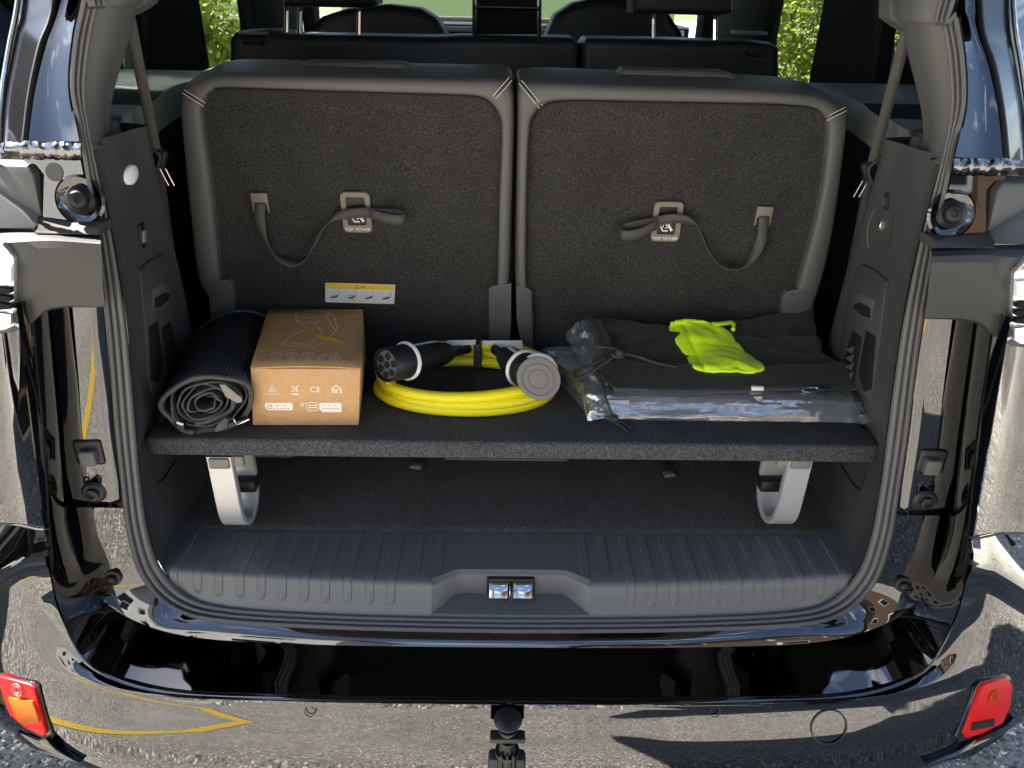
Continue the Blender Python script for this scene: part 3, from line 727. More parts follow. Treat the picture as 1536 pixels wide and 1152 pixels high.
# ------------------------------------------------------------------ third-row seats
SPN = V(0, -1, -.08).normalized(); SP0 = V(0, 1.2, .95)
def SW(u, v, off=0):
    return WP(u, v, SP0+SPN*off, SPN)
def seat(data):
    MIRu = data['flip']
    O_, I_ = data['outer'], data['inner']
    o3 = smooth_line([SW(u, v, 0) for u, v in O_], 5); i3 = smooth_line([SW(u, v, .004) for u, v in I_], 5)
    rows = []
    for t, h, b in ((0, -.005, 0), (.03, .004, 0), (.09, .009, 0), (.2, .0115, 0), (.5, .013, 0), (.78, .012, 0), (.9, .008, 0), (.97, .001, 0), (1, -.010, 0)):
        rows.append([p.lerp(q, t) + SPN*h for p, q in zip(i3, o3)])
    cen = sum(o3, Vector())/len(o3)
    for back, grow in ((.03, .002), (.07, .003), (.105, .001), (.12, -.01)):
        rows.append([q - SPN*back + (q-cen).normalized()*grow for q in o3])
    st = grid('rear_seat', rows, M['leather'], car, ang=80)
    st['label'] = data['label']
    # backing shell
    prism('seat_shell', [q-SPN*.03-(q-cen).normalized()*.01 for q in o3[::3]], SPN*-.10, M['dark'], st)
    cp = [SW(u, v, .0) for u, v in I_]
    ci = smooth_line(cp, 5)
    low = [SW(u, v, 0) for u, v in data['foot']]
    outl = ci + low
    n = len(outl)
    c0 = sum(outl, Vector())/n
    vs = [c0] + outl; fs = [(0, 1+i, 1+(i+1) % n) for i in range(n)]
    mk('carpet_panel', vs, fs, M['carpet'], st)
    # piping round the carpet
    tube('carpet_piping', [p+SPN*.006 for p in ci], .0014, M['black'], st, n=6)
    # stitched corner seams
    for (a, b) in data['seams']:
        mb = MB(); 
        def bul(t): return .0035+.0105*math.sin(math.pi*min(1, t*.82+.10))**.6
        ln = []
        for k in range(13):
            t = k/12; ln.append(SW(a[0]+(b[0]-a[0])*t, a[1]+(b[1]-a[1])*t, bul(t)+.001))
        tube('seam_groove', ln, .0011, M['black'], st, n=6)
        for s_ in (-1, 1):
            for k in range(12):
                p = ln[k].lerp(ln[k+1], .15); q = ln[k].lerp(ln[k+1], .8); o_ = (ln[-1]-ln[0]).cross(SPN).normalized()*.0028*s_
                mb.add(tubevf([p+o_+SPN*.0012, q+o_+SPN*.0012], .00065, 5))
        mb.build('stitching', M['stitch'], st, fixn=True)
    # lower hinge covers
    for poly in data['hinge']:
        prism('hinge_cover', [SW(u, v, .015) for u, v in poly], -SPN*.06, M['plastic'], st, bev=.002, seg=3)
        tube('hinge_seam', [SW(u, v, .0155) for u, v in poly[:3]], .0008, M['grey'], st, n=6)
    # folded head restraint on the top edge
    hr = data['head']
    a = [WP(u, v, SP0+SPN*-.05, SPN) for u, v in hr]
    prism('head_restraint', a, V(0, .05, 0), M['leather'], st, bev=.008, seg=3)
    return st
left = dict(flip=1, label='left rear seat back with a warning label and tether strap',
    outer=[(352, 520), (330, 480), (312, 440), (297, 413), (286, 330), (277, 240), (271, 160), (278, 128), (299, 116), (335, 108), (440, 110), (600, 114), (700, 116), (752, 117), (768, 130), (771, 180), (768, 300), (764, 420), (758, 470), (752, 520)],
    inner=[(348, 520), (344, 480), (338, 440), (333, 413), (325, 330), (316, 250), (306, 175), (309, 152), (318, 138), (338, 131), (440, 134), (600, 139), (690, 142), (725, 147), (746, 168), (752, 200), (748, 300), (745, 425), (740, 470), (735, 520)],
    foot=[(735, 560), (350, 560)],
    seams=[((307, 157), (274, 136)), ((736, 152), (766, 118))],
    hinge=[[(310, 418), (343, 421), (349, 432), (350, 540), (330, 540), (315, 470)], [(767, 426), (738, 430), (733, 436), (733, 540), (764, 540), (767, 480)]],
    head=[(444, 106), (452, 93), (600, 95), (612, 99), (618, 110)])
right = dict(flip=0, label='right rear seat back with a plain carpeted panel and tether strap',
    outer=[(785, 520), (781, 470), (773, 420), (774, 300), (776, 180), (777, 132), (788, 122), (830, 121), (930, 125), (1100, 130), (1170, 134), (1223, 140), (1256, 154), (1270, 172), (1268, 200), (1258, 290), (1245, 370), (1230, 428), (1222, 450), (1214, 520)],
    inner=[(800, 520), (800, 470), (790, 430), (790, 300), (794, 200), (800, 175), (815, 158), (845, 150), (940, 151), (1100, 154), (1170, 156), (1218, 161), (1235, 175), (1239, 200), (1229, 290), (1210, 370), (1192, 432), (1184, 460), (1182, 490), (1180, 520)],
    foot=[(1180, 560), (800, 560)],
    seams=[((812, 161), (780, 122)), ((1239, 178), (1269, 163))],
    hinge=[[(774, 429), (793, 434), (798, 440), (800, 540), (785, 540), (775, 480)], [(1214, 432), (1180, 438), (1174, 450), (1168, 540), (1205, 540), (1210, 470)]],
    head=[(927, 114), (936, 104), (1092, 108), (1104, 112), (1110, 120)])
sL, sR = seat(left), seat(right)
def rrect(cx, cy, w_, h_, r, n=4):
    o = []
    for (sx_, sy_, a0) in ((1, 1, 0), (-1, 1, 90), (-1, -1, 180), (1, -1, 270)):
        for k in range(n+1):
            a = R(a0+90*k/n); o.append((cx+sx_*(w_/2-r)+r*math.cos(a), cy+sy_*(h_/2-r)+r*math.sin(a)))
    return o
SX = V(1, 0, 0); SZ = (V(0, 0, 1)-SPN*V(0, 0, 1).dot(SPN)).normalized()
def tether(st, cx, cy, k, clip, path, loop):
    # anchor frame
    C = SW(cx, cy, .003); s = .00113
    def L2(x, y, off=0): return C + SX*(x*s) - SZ*(y*s) + SPN*off
    mb = MB()
    outer = rrect(0, 0, 42, 60, 7); inner = rrect(0, -2, 26, 40, 3)
    rows = [[L2(x, y, 0) for x, y in outer], [L2(x*.97, y*.97, .004) for x, y in outer], [L2(x*1.04, y*1.03, .004) for x, y in inner], [L2(x, y, -.002) for x, y in inner]]
    an = grid('tether_anchor', rows, M['clip'], st, closed=True, ang=50)
    prism('anchor_recess', [L2(x, y, .0005) for x, y in inner], -SPN*.002, M['black'], an)
    text('anchor_text', 'TOP TETHER', 6.3*s, L2(0, 24.5, .0044), SX, SZ, M['white'], an)
    # child-seat pictogram with an anchor
    mb = MB()
    mb.add(stripvf([L2(-8, 8, .0012), L2(-4, 14, .0012), L2(3, 14, .0012)], 2*s, SPN))
    mb.add(stripvf([L2(3, 5, .0012), L2(9, 14, .0012)], 3.4*s, SPN))
    mb.add(stripvf([L2(-1, 10, .0012), L2(4, 8, .0012)], 1.6*s, SPN))
    mb.add(stripvf([L2(-6+2.2*math.cos(t), 7+2.2*math.sin(t), .0012) for t in [q*.7 for q in range(9)]], 1*s, SPN, True))
    mb.add(stripvf([L2(2+2.2*math.cos(t), 4+2.2*math.sin(t), .0012) for t in [q*.7 for q in range(9)]], 2*s, SPN, True))
    mb.build('anchor_pictogram', M['white'], an, smooth=False)
    # clip
    D = SW(clip[0], clip[1], .004)
    cb = box('strap_clip', D+SZ*.004, (.026, .006, .018), M['clip'], st, bev=.0015, axes=(SX, SPN, SZ))
    box('clip_slot', D-SZ*.010, (.018, .004, .014), M['black'], cb, bev=.001, axes=(SX, SPN, SZ))
    for e in (-1, 1): box('clip_side', D-SZ*.011+SX*.0115*e, (.003, .005, .016), M['clip'], cb, bev=.0008, axes=(SX, SPN, SZ))
    pts, wv = [], []
    for (u, v, off, ang_, tilt) in path:
        pts.append(SW(u, v, off)); a = R(ang_)
        wv.append((SX*math.cos(a)+SZ*math.sin(a))*math.cos(R(tilt))+SPN*math.sin(R(tilt)))
    ribbon('tether_strap', pts, wv, .0165, M['webd'] if k == 9 else M['web'], st, n=6, thick=.0015)
    pts, wv = [], []
    for (u, v, off, ang_, tilt) in loop:
        pts.append(SW(u, v, off)); a = R(ang_)
        wv.append((SX*math.cos(a)+SZ*math.sin(a))*math.cos(R(tilt))+SPN*math.sin(R(tilt)))
    ribbon('strap_loop', pts, wv, .0165, M['web'], st, n=6, thick=.0015)
tether(sL, 535, 318, 0, (390, 301),
    [(390, 305, .009, 0, 0), (390, 330, .010, 0, 0), (396, 358, .012, -10, 35), (412, 382, .014, -40, 60), (436, 395, .016, -90, 65), (458, 388, .017, -130, 62), (474, 366, .017, -150, 55), (486, 342, .016, -140, 40), (503, 325, .015, -115, 20), (530, 320, .014, -95, 5), (556, 319, .013, -88, 0)],
    [(545, 319, .010, 90, 0), (575, 320, .012, 90, 5), (598, 322, .014, 90, 5), (607, 326, .022, 90, 5), (600, 330, .030, 90, 0), (580, 328, .030, 90, 0), (556, 321, .020, 90, 0)])
tether(sR, 1000, 332, 0, (1146, 321),
    [(1146, 325, .009, 0, 0), (1144, 350, .010, 0, 0), (1136, 375, .012, 10, 35), (1120, 396, .014, 40, 60), (1098, 405, .016, 90, 65), (1078, 396, .017, 130, 62), (1062, 372, .017, 150, 55), (1052, 348, .016, 140, 40), (1035, 331, .015, 115, 20), (1008, 328, .014, 95, 5), (985, 332, .013, 88, 0)],
    [(992, 331, .010, 90, 0), (960, 337, .012, 90, 5), (938, 342, .014, 90, 5), (931, 349, .022, 90, 5), (938, 353, .030, 90, 0), (960, 350, .030, 90, 0), (985, 337, .020, 90, 0)])
# warning label on the left seat
A = SW(488, 424, .0012); Bq = SW(593, 427, .0012); C = SW(488, 453, .0012)
ex, ey = (Bq-A), (C-A)
def LB(x, y, off=0): return A + ex*x + ey*y + SPN*off
lb = prism('warning_label', [LB(x, y, .0006) for x, y in [(.01, 0), (.99, 0), (1, .04), (1, .96), (.99, 1), (.01, 1), (0, .96), (0, .04)]], -SPN*.001, M['label'], sL)
prism('label_header', [LB(x, y, .0009) for x, y in [(.012, .03), (.988, .03), (.988, .28), (.012, .28)]], -SPN*.0002, M['yel'], lb)
mb = MB()
mb.add(stripvf([LB(.43, .24, .0012), LB(.455, .08, .0012), LB(.48, .24, .0012)], .0012, SPN, True))
for k in range(2): mb.add(stripvf([LB(.51+.03*k, .16, .0012), LB(.53+.03*k, .16, .0012)], .002, SPN))
for k in range(4):
    x = .13+.25*k
    mb.add(stripvf([LB(x-.05, .74, .0012), LB(x+.02, .70, .0012), LB(x+.05, .62, .0012)], .0025, SPN))
    mb.add(stripvf([LB(x-.03, .62, .0012), LB(x+.03, .60, .0012)], .0006, SPN)) 
    mb.add(stripvf([LB(x+.05, .36, .0012), LB(x+.07, .5, .0012), LB(x+.06, .6, .0012)], .0006, SPN))
mb.build('label_pictograms', M['dark'], lb, smooth=False)
prism('label_accent', [LB(x, y, .0011) for x, y in [(.36, .78), (.42, .74), (.42, .84), (.36, .84)]], -SPN*.0002, M['yel'], lb)
# seat base below the shelf line
prism('seat_base', [V(-.54, 1.25, .86), V(.54, 1.25, .86), V(.54, 1.25, .66), V(-.54, 1.25, .66)], (0, .3, 0), M['dark'], car)
# ------------------------------------------------------------------ second row, front row, cabin
def seat2(pts, head, posts, lab, depth=.13, Y=1.9):
    s = prism('middle_seat', [W(u, v, Y) for u, v in pts], (0, depth, 0), M['leather2'], car, bev=.02, seg=4)
    s['label'] = lab
    for u in posts: tube('headrest_post', [W(u, 60, Y+.05), W(u+1, -20, Y+.07)], .006, M['chrome'], s)
    if head: prism('head_restraint', [W(u, v, Y) for u, v in head], (0, .10, 0), M['leather2'], s, bev=.018, seg=4)
    return s
s2 = seat2([(344, 300), (343, 60), (350, 48), (372, 46), (410, 46), (430, 52), (650, 56), (690, 54), (860, 57), (868, 66), (870, 300)], [(423, 10), (421, -60), (560, -60), (565, 6), (545, 12)], (430, 450, 538), 'wider left section of the middle seat row')
s3 = seat2([(873, 300), (873, 68), (880, 58), (980, 59), (1080, 62), (1110, 62), (1160, 65), (1170, 72), (1172, 300)], [(950, 20), (947, -60), (1100, -60), (1101, 18), (1085, 24)], (980, 1072), 'narrower right section of the middle seat row')
s2b = prism('centre_head_restraint', [W(712, 52, 1.93), W(714, -60, 1.93), W(806, -60, 1.93), W(808, 52, 1.93)], (0, .05, 0), M['dark'], s2, bev=.01)
for uu in (712, 808): tube('headrest_post', [W(uu, 60, 1.92), W(uu+1, -60, 1.94)], .006, M['chrome'], s2)
tube('headrest_bar', [W(712, 11, 1.92), W(808, 13, 1.92)], .004, M['chrome'], s2)
for sC, poly in ((s2, [(362, 56), (396, 57), (394, 68), (364, 67)]), (s3, [(1120, 72), (1152, 74), (1150, 86), (1122, 84)])):
    prism('release_handle', [W(u, v, 1.895) for u, v in poly], (0, .02, 0), M['black'], sC, bev=.004)
for uu in (360, 1110):
    sC = s2 if uu < 700 else s3
    prism('handle_surround', [W(uu-4, 52, 1.89), W(uu+42, 53, 1.89), W(uu+42, 48, 1.905), W(uu-4, 47, 1.905)], (0, .06, 0), M['trimlight'], sC, bev=.003)
MB2 = []
for pts in ([(462, 120), (462, 45), (480, 25), (520, 12), (580, 6), (630, 12), (655, 28), (670, 50), (672, 120)], [(815, 120), (818, 50), (832, 22), (860, 4), (900, -4), (960, 0), (1000, 12), (1025, 50), (1028, 120)]):
    fs_ = prism('front_seat', [W(u, v, 2.95) for u, v in pts], (0, .14, 0), M['leather2'], car, bev=.035, seg=4)
    hx = sum(p[0] for p in pts)/len(pts)
    prism('head_restraint', [W(hx-50, -14, 2.95), W(hx-46, -70, 2.95), W(hx+46, -70, 2.95), W(hx+50, -14, 2.95)], (0, .1, 0), M['leather2'], fs_, bev=.02)
# dashboard
db = prism('dashboard', [V(-.83, 3.75, 1.275), V(.83, 3.75, 1.275), V(.83, 3.72, .7), V(-.83, 3.72, .7)], (0, .75, 0), M['dark'], car, bev=.03)
prism('dashboard_trim', [V(-.80, 3.74, 1.262), V(.80, 3.74, 1.262), V(.80, 3.74, 1.24), V(-.80, 3.74, 1.24)], (0, .02, 0), M['white'], car, bev=.004)
box('windscreen', V(0, 4.15, 1.5), (1.66, .006, .8), M['glass'], car)
box('centre_screen', V(-.02, 3.66, 1.30), (.28, .03, .17), M['black'], car, bev=.008)
tube('steering_wheel', [V(-.38+.18*math.cos(t), 3.42-.04*math.sin(t), 1.12+.17*math.sin(t)) for t in [k*2*math.pi/24 for k in range(24)]], .014, M['leather2'], car, closed=True)
# cabin shell
XO = .90
for MIR in MIRS:
    def sp(name, ys, zs, mt_, th_=.05, x=-.86):
        return box(name, V(x, (ys[0]+ys[1])/2, (zs[0]+zs[1])/2), (th_, ys[1]-ys[0], zs[1]-zs[0]), mt_, car, bev=.006)
    sp('side_body', (1.15, 4.25), (.35, 1.17), M['paint_dark'])
    sp('side_pillar', (1.62, 1.74), (1.172, 1.86), M['dark'])
    sp('side_pillar', (2.70, 3.35), (1.172, 1.86), M['dark'])
    sp('side_pillar', (3.55, 3.68), (1.172, 1.86), M['dark'])
    sp('side_pillar', (1.13, 1.42), (1.172, 1.86), M['dark'], x=-.84)
    box('window_pane', V(-.865, 2.55, 1.5), (.004, 2.2, .70), M['glass'], car)
    tyre = lathe('wheel', V(-.93, 3.6, .34), V(1, 0, 0), [(0, .20), (0, .30), (.03, .34), (.19, .34), (.22, .30), (.22, .1)], M['black'], car, n=32)
MIR = 1
prism('roof_panel', [V(-.88, .98, 1.90), V(.88, .98, 1.90), V(.88, 4.0, 1.92), V(-.88, 4.0, 1.92)], (0, 0, .05), M['paint_dark'], car)
box('van_floor', V(0, 2.6, .58), (1.66, 3.3, .1), M['dark'], car)
box('van_nose', V(0, 4.45, .70), (1.66, .4, .7), M['paint_dark'], car, bev=.08)
prism('headlining_panel', [V(-.83, 1.06, 1.885), V(.83, 1.06, 1.885), V(.83, 3.9, 1.885), V(-.83, 3.9, 1.885)], (0, 0, .012), M['head'], car)
# raised tailgate over the viewer
box('rear_header', V(0, .995, 1.925), (1.72, .09, .05), M['black'], car, bev=.006)
tgp = lambda x, t, d: V(x, 1.0-1.57*t, 1.953+.17*t-.05*t*t+d)
rows = [[tgp(x, t/8, 0) for x in (-.84, -.5, 0, .5, .84)] for t in range(9)]
grid('tailgate', rows, M['paint_dark'], car, thick=.07, off=1)
# inner body shell behind jamb so no light leaks
for MIR in MIRS:
    grid('body_shell', [[p+V(-.015, .05, 0), V(-.70, 1.12+max(0, p.z-1.2)*.3, p.z), V(-.86, 1.38, p.z)] for p in smooth_line([so[i] for i in range(0, 19)], 3)][:46], M['black'], car)
    grid('body_shell', [[V(-.56, .90, z), V(-.70, 1.0, z), V(-.86, 1.30, z)] for z in (.3, .6, .9, 1.18)], M['black'], car)
MIR = 1
grid('underbody', [[V(x, y, z) for x in (-.72, 0, .72)] for y, z in ((.80, .34), (.86, .56), (1.2, .58))], M['black'], car)
# ------------------------------------------------------------------ load shelf
ZS = .84
sA, sB = WZ(218, 655, ZS), WZ(1320, 664, ZS)
yF = (sA.y+sB.y)/2
shelf = empty('load_shelf', (0, yF+.14, .655), 'grey carpeted board on two silver bent legs carrying the gear', 'shelf')
tl, tr_ = WZ(276, 560, ZS), WZ(1275, 570, ZS)
ol = [(sA.x, yF), (sA.x+.012, yF-.008), (sB.x-.012, yF-.008), (sB.x, yF), (sB.x+.002, yF+.03), (sB.x-.022, yF+.11), (sB.x-.03, 1.19), (sA.x+.03, 1.19), (sA.x+.022, yF+.11), (sA.x-.002, yF+.03)]
vs, fs = prismvf([V(x, y, ZS) for x, y in ol], (0, 0, -.027), bev=.006, seg=4)
mk('shelf_board', vs, fs, M['shelfc'], shelf, fixn=True)
def leg(sg, u_f, u_b, lo):
    # a flat band bent into a U: front upright, round foot, rear upright
    w_ = .038
    fx = WZ(u_f, 690, .81).x; yf = WZ(u_f, 735, .74).y; yb = yf+.055
    bx = WZ(u_b, 690, .81).x
    bx = W(u_b, 700, yb).x
    prof = [(0, .81), (0, .74), (.002, .70), (.010, .682), (.026, .672), (.042, .677), (.056, .692), (.063, .715), (.065, .74), (.065, .81)]
    P = smooth_line([V(fx+(bx-fx)*(y/.065), yf+y-.01, z) for y, z in prof], 5)
    ts = frame_dirs(P); rows = [[], [], [], []]
    x_ = V(1, 0, 0)
    R_ = []
    for p, t in zip(P, ts):
        n_ = t.cross(x_).normalized(); a = x_*w_/2; b = n_*.006
        R_.append([p-a-b*.6, p-a*.9-b, p+a*.9-b, p+a-b*.6, p+a+b*.6, p+a*.9+b, p-a*.9+b, p-a+b*.6])
    L_ = grid('support_leg', R_, M['silver'], shelf, closed=True, ang=50)
    box('leg_clamp', V(fx, yf-.014, .800), (.030, .012, .018), M['grey'], L_, bev=.003)
    box('leg_hinge_plate', V(fx+sg*.022, yf-.006, .798), (.022, .01, .020), M['clip'], L_, bev=.004)
    box('leg_catch', V(bx-sg*.004, yf+.046, .722), (.05, .03, .022), M['black'], L_, bev=.004)
leg(1, 325, 366, 0); leg(-1, 1205, 1158, 0)
# ------------------------------------------------------------------ cardboard box
A = WZ(379, 638, ZS+.0005); Bx = WZ(538, 638, ZS+.0005); 
bx = (Bx-A); bx.z = 0; BW = bx.length; bx.normalize(); bd = V(0, 0, 1).cross(bx)
h = .05
for _ in range(30):
    # height whose top edge projects to v=555
    P_ = A + V(0, 0, h); d = P_-CAM; vv = 576 - FP*d.dot(UP)/d.dot(FW); h += (vv-553)*.0006
BH = h
E_ = WZ(405, 464, ZS+BH); BD = (E_-(A+V(0, 0, BH))).dot(bd)
print('box', BW, BH, BD)
cb = empty('cardboard_box', A+bx*BW/2+bd*BD/2, 'brown cardboard box with white printing between the rolled mat and the yellow cable', 'box')
zt = ZS+BH
C8 = [A, Bx, WZ(376, 553, zt), WZ(541, 554, zt), None, None, WZ(404, 464, zt), WZ(544, 463.5, zt)]
C8[4] = V(C8[6].x-.002, C8[6].y, A.z); C8[5] = V(C8[7].x+.0, C8[7].y, A.z)
def BP(x, y, z):
    a, b, c = x/BW, y/BD, z/BH
    f = (C8[0].lerp(C8[1], a)).lerp(C8[2].lerp(C8[3], a), c); k = (C8[4].lerp(C8[5], a)).lerp(C8[6].lerp(C8[7], a), c)
    return f.lerp(k, b)
vs, fs = boxvf(V(BW/2, BD/2, BH/2), BW, BD, BH, bev=.0012, seg=2)
mk('carton', [BP(*v) for v in vs], fs, M['card'], cb, fixn=True)
lid_rows = []
for i in range(9):
    t = i/8; r = []
    for j in range(9):
        s = j/8
        z = BH+.0012+.0022*math.sin(math.pi*s)*(1-t)**2+.0008*math.sin(3*s+2*t)
        r.append(BP(-.0006+(BW+.001)*s, .0008+(BD-.003)*t, z))
    lid_rows.append(r)
grid('box_lid', lid_rows, M['card'], cb, thick=.0018, off=-1)
for a0, a1 in ((.06, .34), (.52, .93)):
    prism('tuck_flap', [BP(-.0012, BD*a0, BH+.001), BP(-.0012, BD*a1, BH+.001), BP(-.0012, BD*(a1-.04), BH-.012), BP(-.0012, BD*(a0+.04), BH-.012)], bx*.001, M['cardin'], cb)
tp0 = BP(0, 0, BH+.0040); 
def T7(x, y): return WZ(230+x/4.43, 440+y/4.43, tp0.z)
lines = [[(945, 140), (1000, 122), (1100, 118), (1165, 128), (1150, 150), (1050, 163), (960, 155), (945, 140)],
         [(945, 142), (955, 185), (1015, 228), (985, 250), (900, 295), (852, 343)], [(852, 343), (1000, 350), (1075, 352), (1130, 320), (1218, 245)],
         [(1165, 128), (1200, 155), (1222, 240), (1200, 235), (1150, 150)], [(1172, 190), (1205, 172)], [(1075, 200), (1112, 262), (1085, 300), (1030, 340)],
         [(880, 322), (1000, 337), (1035, 340)], [(1022, 192), (1070, 184), (1112, 188), (1100, 196), (1035, 197)], [(958, 180), (1040, 198), (1150, 180)]]
mb = MB()
for l_ in lines: mb.add(stripvf(smooth_line([T7(*p).to_3d() for p in l_], 3), .0012, V(0, 0, 1)))
mb.build('printed_drawing', M['print'], cb, smooth=False)
prism('printed_beam', [T7(1080, 275), T7(1085, 300), T7(1200, 318), T7(1290, 330), T7(1190, 292)], (0, 0, -.0002), M['yel'], cb)
mb = MB()
def circ(c, rx, ry): return [(c[0]+rx*math.cos(t), c[1]+ry*math.sin(t)) for t in [q*2*math.pi/16 for q in range(16)]]
for row, y in enumerate((408, 448)):
    for k in range(3):
        x = 818+k*104-row*12
        mb.add(stripvf([T7(*p) for p in circ((x, y), 38, 15)], .0011, V(0, 0, 1), True))
        rr = random.Random(row*3+k)
        for _ in range(4): mb.add(stripvf([T7(x+rr.uniform(-20, 20), y+rr.uniform(-8, 8)), T7(x+rr.uniform(-20, 20), y+rr.uniform(-8, 8))], .0008, V(0, 0, 1)))
for dx in (0, 26): mb.add(stripvf([T7(1095+dx, 440), T7(1118+dx, 412), T7(1135+dx, 405)], .0012, V(0, 0, 1)))
mb.add(stripvf([T7(*p) for p in [(1185, 398), (1215, 398), (1240, 425), (1215, 450), (1180, 445), (1172, 425)]], .0012, V(0, 0, 1), True))
mb.add(stripvf([T7(1195, 410), T7(1195, 440)], .001, V(0, 0, 1))); mb.add(stripvf([T7(1212, 410), T7(1210, 440)], .001, V(0, 0, 1)))
mb.build('printed_icons', M['print'], cb, smooth=False)
fn = (C8[1]-C8[0]).cross(C8[2]-C8[0]).normalized()
if fn.y > 0: fn = -fn
def F7(x, y, off=.0006): return WP(230+x/4.43, 440+y/4.43, A+fn*off, fn)
mb = MB()
mb.add(stripvf([F7(790, 608), F7(818, 655), F7(765, 655)], .0012, fn, True)); mb.add(stripvf([F7(790, 628), F7(800, 648), F7(780, 648)], .0014, fn, True)); mb.add(stripvf([F7(740, 670), F7(845, 670)], .0008, fn))
mb.add(stripvf([F7(915, 610), F7(968, 655)], .001, fn)); mb.add(stripvf([F7(968, 610), F7(915, 655)], .001, fn)); mb.add(stripvf([F7(925, 618), F7(958, 618), F7(950, 652), F7(932, 652)], .001, fn, True)); mb.add(stripvf([F7(918, 670), F7(966, 670)], .0022, fn))
mb.add(stripvf([F7(1190, 662), F7(1190, 630), F7(1215, 612), F7(1245, 638), F7(1245, 665)], .0018, fn)); mb.add(stripvf([F7(1200, 640), F7(1225, 660)], .002, fn)); mb.add(stripvf([F7(1225, 638), F7(1205, 662)], .0016, fn))
mb.add(stripvf([F7(975, 725), F7(1003, 752)], .001, fn)); mb.add(stripvf([F7(1003, 725), F7(975, 752)], .001, fn))
mb.build('printed_symbols', M['print'], cb, smooth=False)
text('ce_mark', 'CE', .0125, F7(1076, 641), bx, V(0, 0, 1), M['print'], cb)
for nm, (x0, x1, y0, y1) in (('printed_panel', (742, 926, 728, 776)), ('printed_panel', (1105, 1250, 728, 790))):
    prism(nm, [F7(x0, y0+6), F7(x0+8, y0), F7(x1-8, y0), F7(x1, y0+6), F7(x1, y1), F7(x0+20, y1), F7(x0, y1-18)], bd*.0002, M['print'], cb)
mb = MB(); 
for row in (745, 765):
    for k in range(6):
        if row == 745 and k % 2: continue
        mb.add(stripvf([F7(770+k*24, row, .0009), F7(784+k*24, row, .0009)], .0013, fn)); mb.add(stripvf([F7(1125+k*19, row, .0009), F7(1136+k*19, row, .0009)], .0012, fn))
mb.add(stripvf([F7(*p, .0009) for p in circ((772, 752), 14, 13)], .0008, fn, True))
mb.build('panel_text', M['cardin'], cb, smooth=False)
mb = MB(); mb.add(stripvf([F7(*p) for p in [(1018, 732), (1040, 724), (1095, 730), (1108, 752), (1092, 778), (1035, 780), (1016, 765)]], .0011, fn, True))
for y in (745, 760): mb.add(stripvf([F7(1028, y), F7(1092, y)], .0016, fn))
mb.build('printed_badge', M['print'], cb, smooth=False)
# ------------------------------------------------------------------ rolled mat
P0 = WZ(309, 606, ZS+.047); P1 = WZ(352, 506, ZS+.047)
ax = (P1-P0); ax.z = 0; LN = ax.length; ax.normalize(); e1 = ax.cross(V(0, 0, 1)); e2 = V(0, 0, 1)
rm = empty('rolled_mat', (P0+P1)/2-V(0, 0, .046), 'black ribbed cloth mat rolled up with grey edging beside the cardboard box', 'rolled mat')
def spir(t, rib=0):
    # t in turns from outside; returns (x, y)
    a = 2*math.pi*t - 2.3
    s = 1-.128*t
    rx, ry = .068*s, .047*s
    wob = 1+.045*math.sin(3*a+t)*min(1, t)+.03*math.sin(5*a+2*t)*min(1, t)
    x, y = rx*math.cos(a)*wob, ry*math.sin(a)*wob
    y += (.004 if y < 0 else 0)*(-1)*0
    c, s_ = math.cos(R(20)), math.sin(R(20))
    x, y = x*c-y*s_, x*s_+y*c
    y = max(y, -.0455+.0035*t)
    return x*(1+rib), y*(1+rib)
def RP(t, d, rib=0):
    x, y = spir(t, rib); return P0 + e1*x + e2*y + ax*d
rows = []
nT = int(6.6*140)
for i in range(nT+1):
    t = i/140; rib = (.028 if i % 2 else -.008) if t < 1.1 else 0
    dd = .0 + .004*math.sin(t*9)+ .003*math.sin(t*23)
    rows.append([RP(t, dd + (.006 if t > 1 else 0), rib), RP(t, .05, rib), RP(t, .5*LN, rib), RP(t, LN, rib)])
grid('rolled_sheet', rows, M['meshcloth'], rm, thick=.0016, off=0, ang=30)
tube('edge_binding', [RP(t/60, -.002+.004*math.sin(t/60*9)+.003*math.sin(t/60*23), .02) for t in range(62)], .0038, M['bind'], rm, n=8)
tube('edge_binding', [RP(t/60, LN, .02) for t in range(62)], .0034, M['bind'], rm, n=8)
tube('inner_binding', [RP(3.0+t/60, .002, 0) for t in range(25)], .0038, M['bind'], rm, n=8)
mb = MB()
for i in range(0, 760):
    t = 1.02+i/140
    x, y = spir(t); q = P0 + e1*x + e2*y + ax*(.0035+.004*math.sin(t*9)+.003*math.sin(t*23))
    s = .0012 if i % 2 else -.0012
    c = P0-q; c.normalize()
    mb.add(tubevf([q + c*s, P0 + e1*spir(t+1/140)[0] + e2*spir(t+1/140)[1] + ax*(.0035+.004*math.sin(t*9)+.003*math.sin(t*23)) - c*s], .00065, 4))
st_ = mb.build('edge_stitching', mat('grey_thread', (.13, .125, .11), .8), rm, fixn=True); st_['kind'] = 'stuff'
def Rq(u, v, Y): return W(u, v, Y)
yq = P0.y
prism('pull_tab', [W(329, 577, yq-.004), W(337, 577, yq-.004), W(362, 597, yq-.006), W(363, 603, yq-.006), W(356, 605, yq-.006), W(338, 595, yq-.004)], (0, .002, 0), mat('taupe_tab', (.24, .22, .19), .5), rm, bev=.0008)
box('end_clip', W(271, 637, yq-.006), (.014, .012, .008), M['black'], rm, bev=.002)
box('clip_badge', W(270, 635, yq-.014), (.010, .003, .004), M['label'], rm, bev=.001, axes=(V(.9, 0, -.4), V(0, 1, 0), V(.4, 0, .9)))
bk = box('mat_buckle', W(358, 632, yq-.010), (.026, .012, .007), M['black'], rm, bev=.002, axes=(V(.95, .1, .25).normalized(), V(0, 1, 0), V(-.25, 0, .95).normalized()))
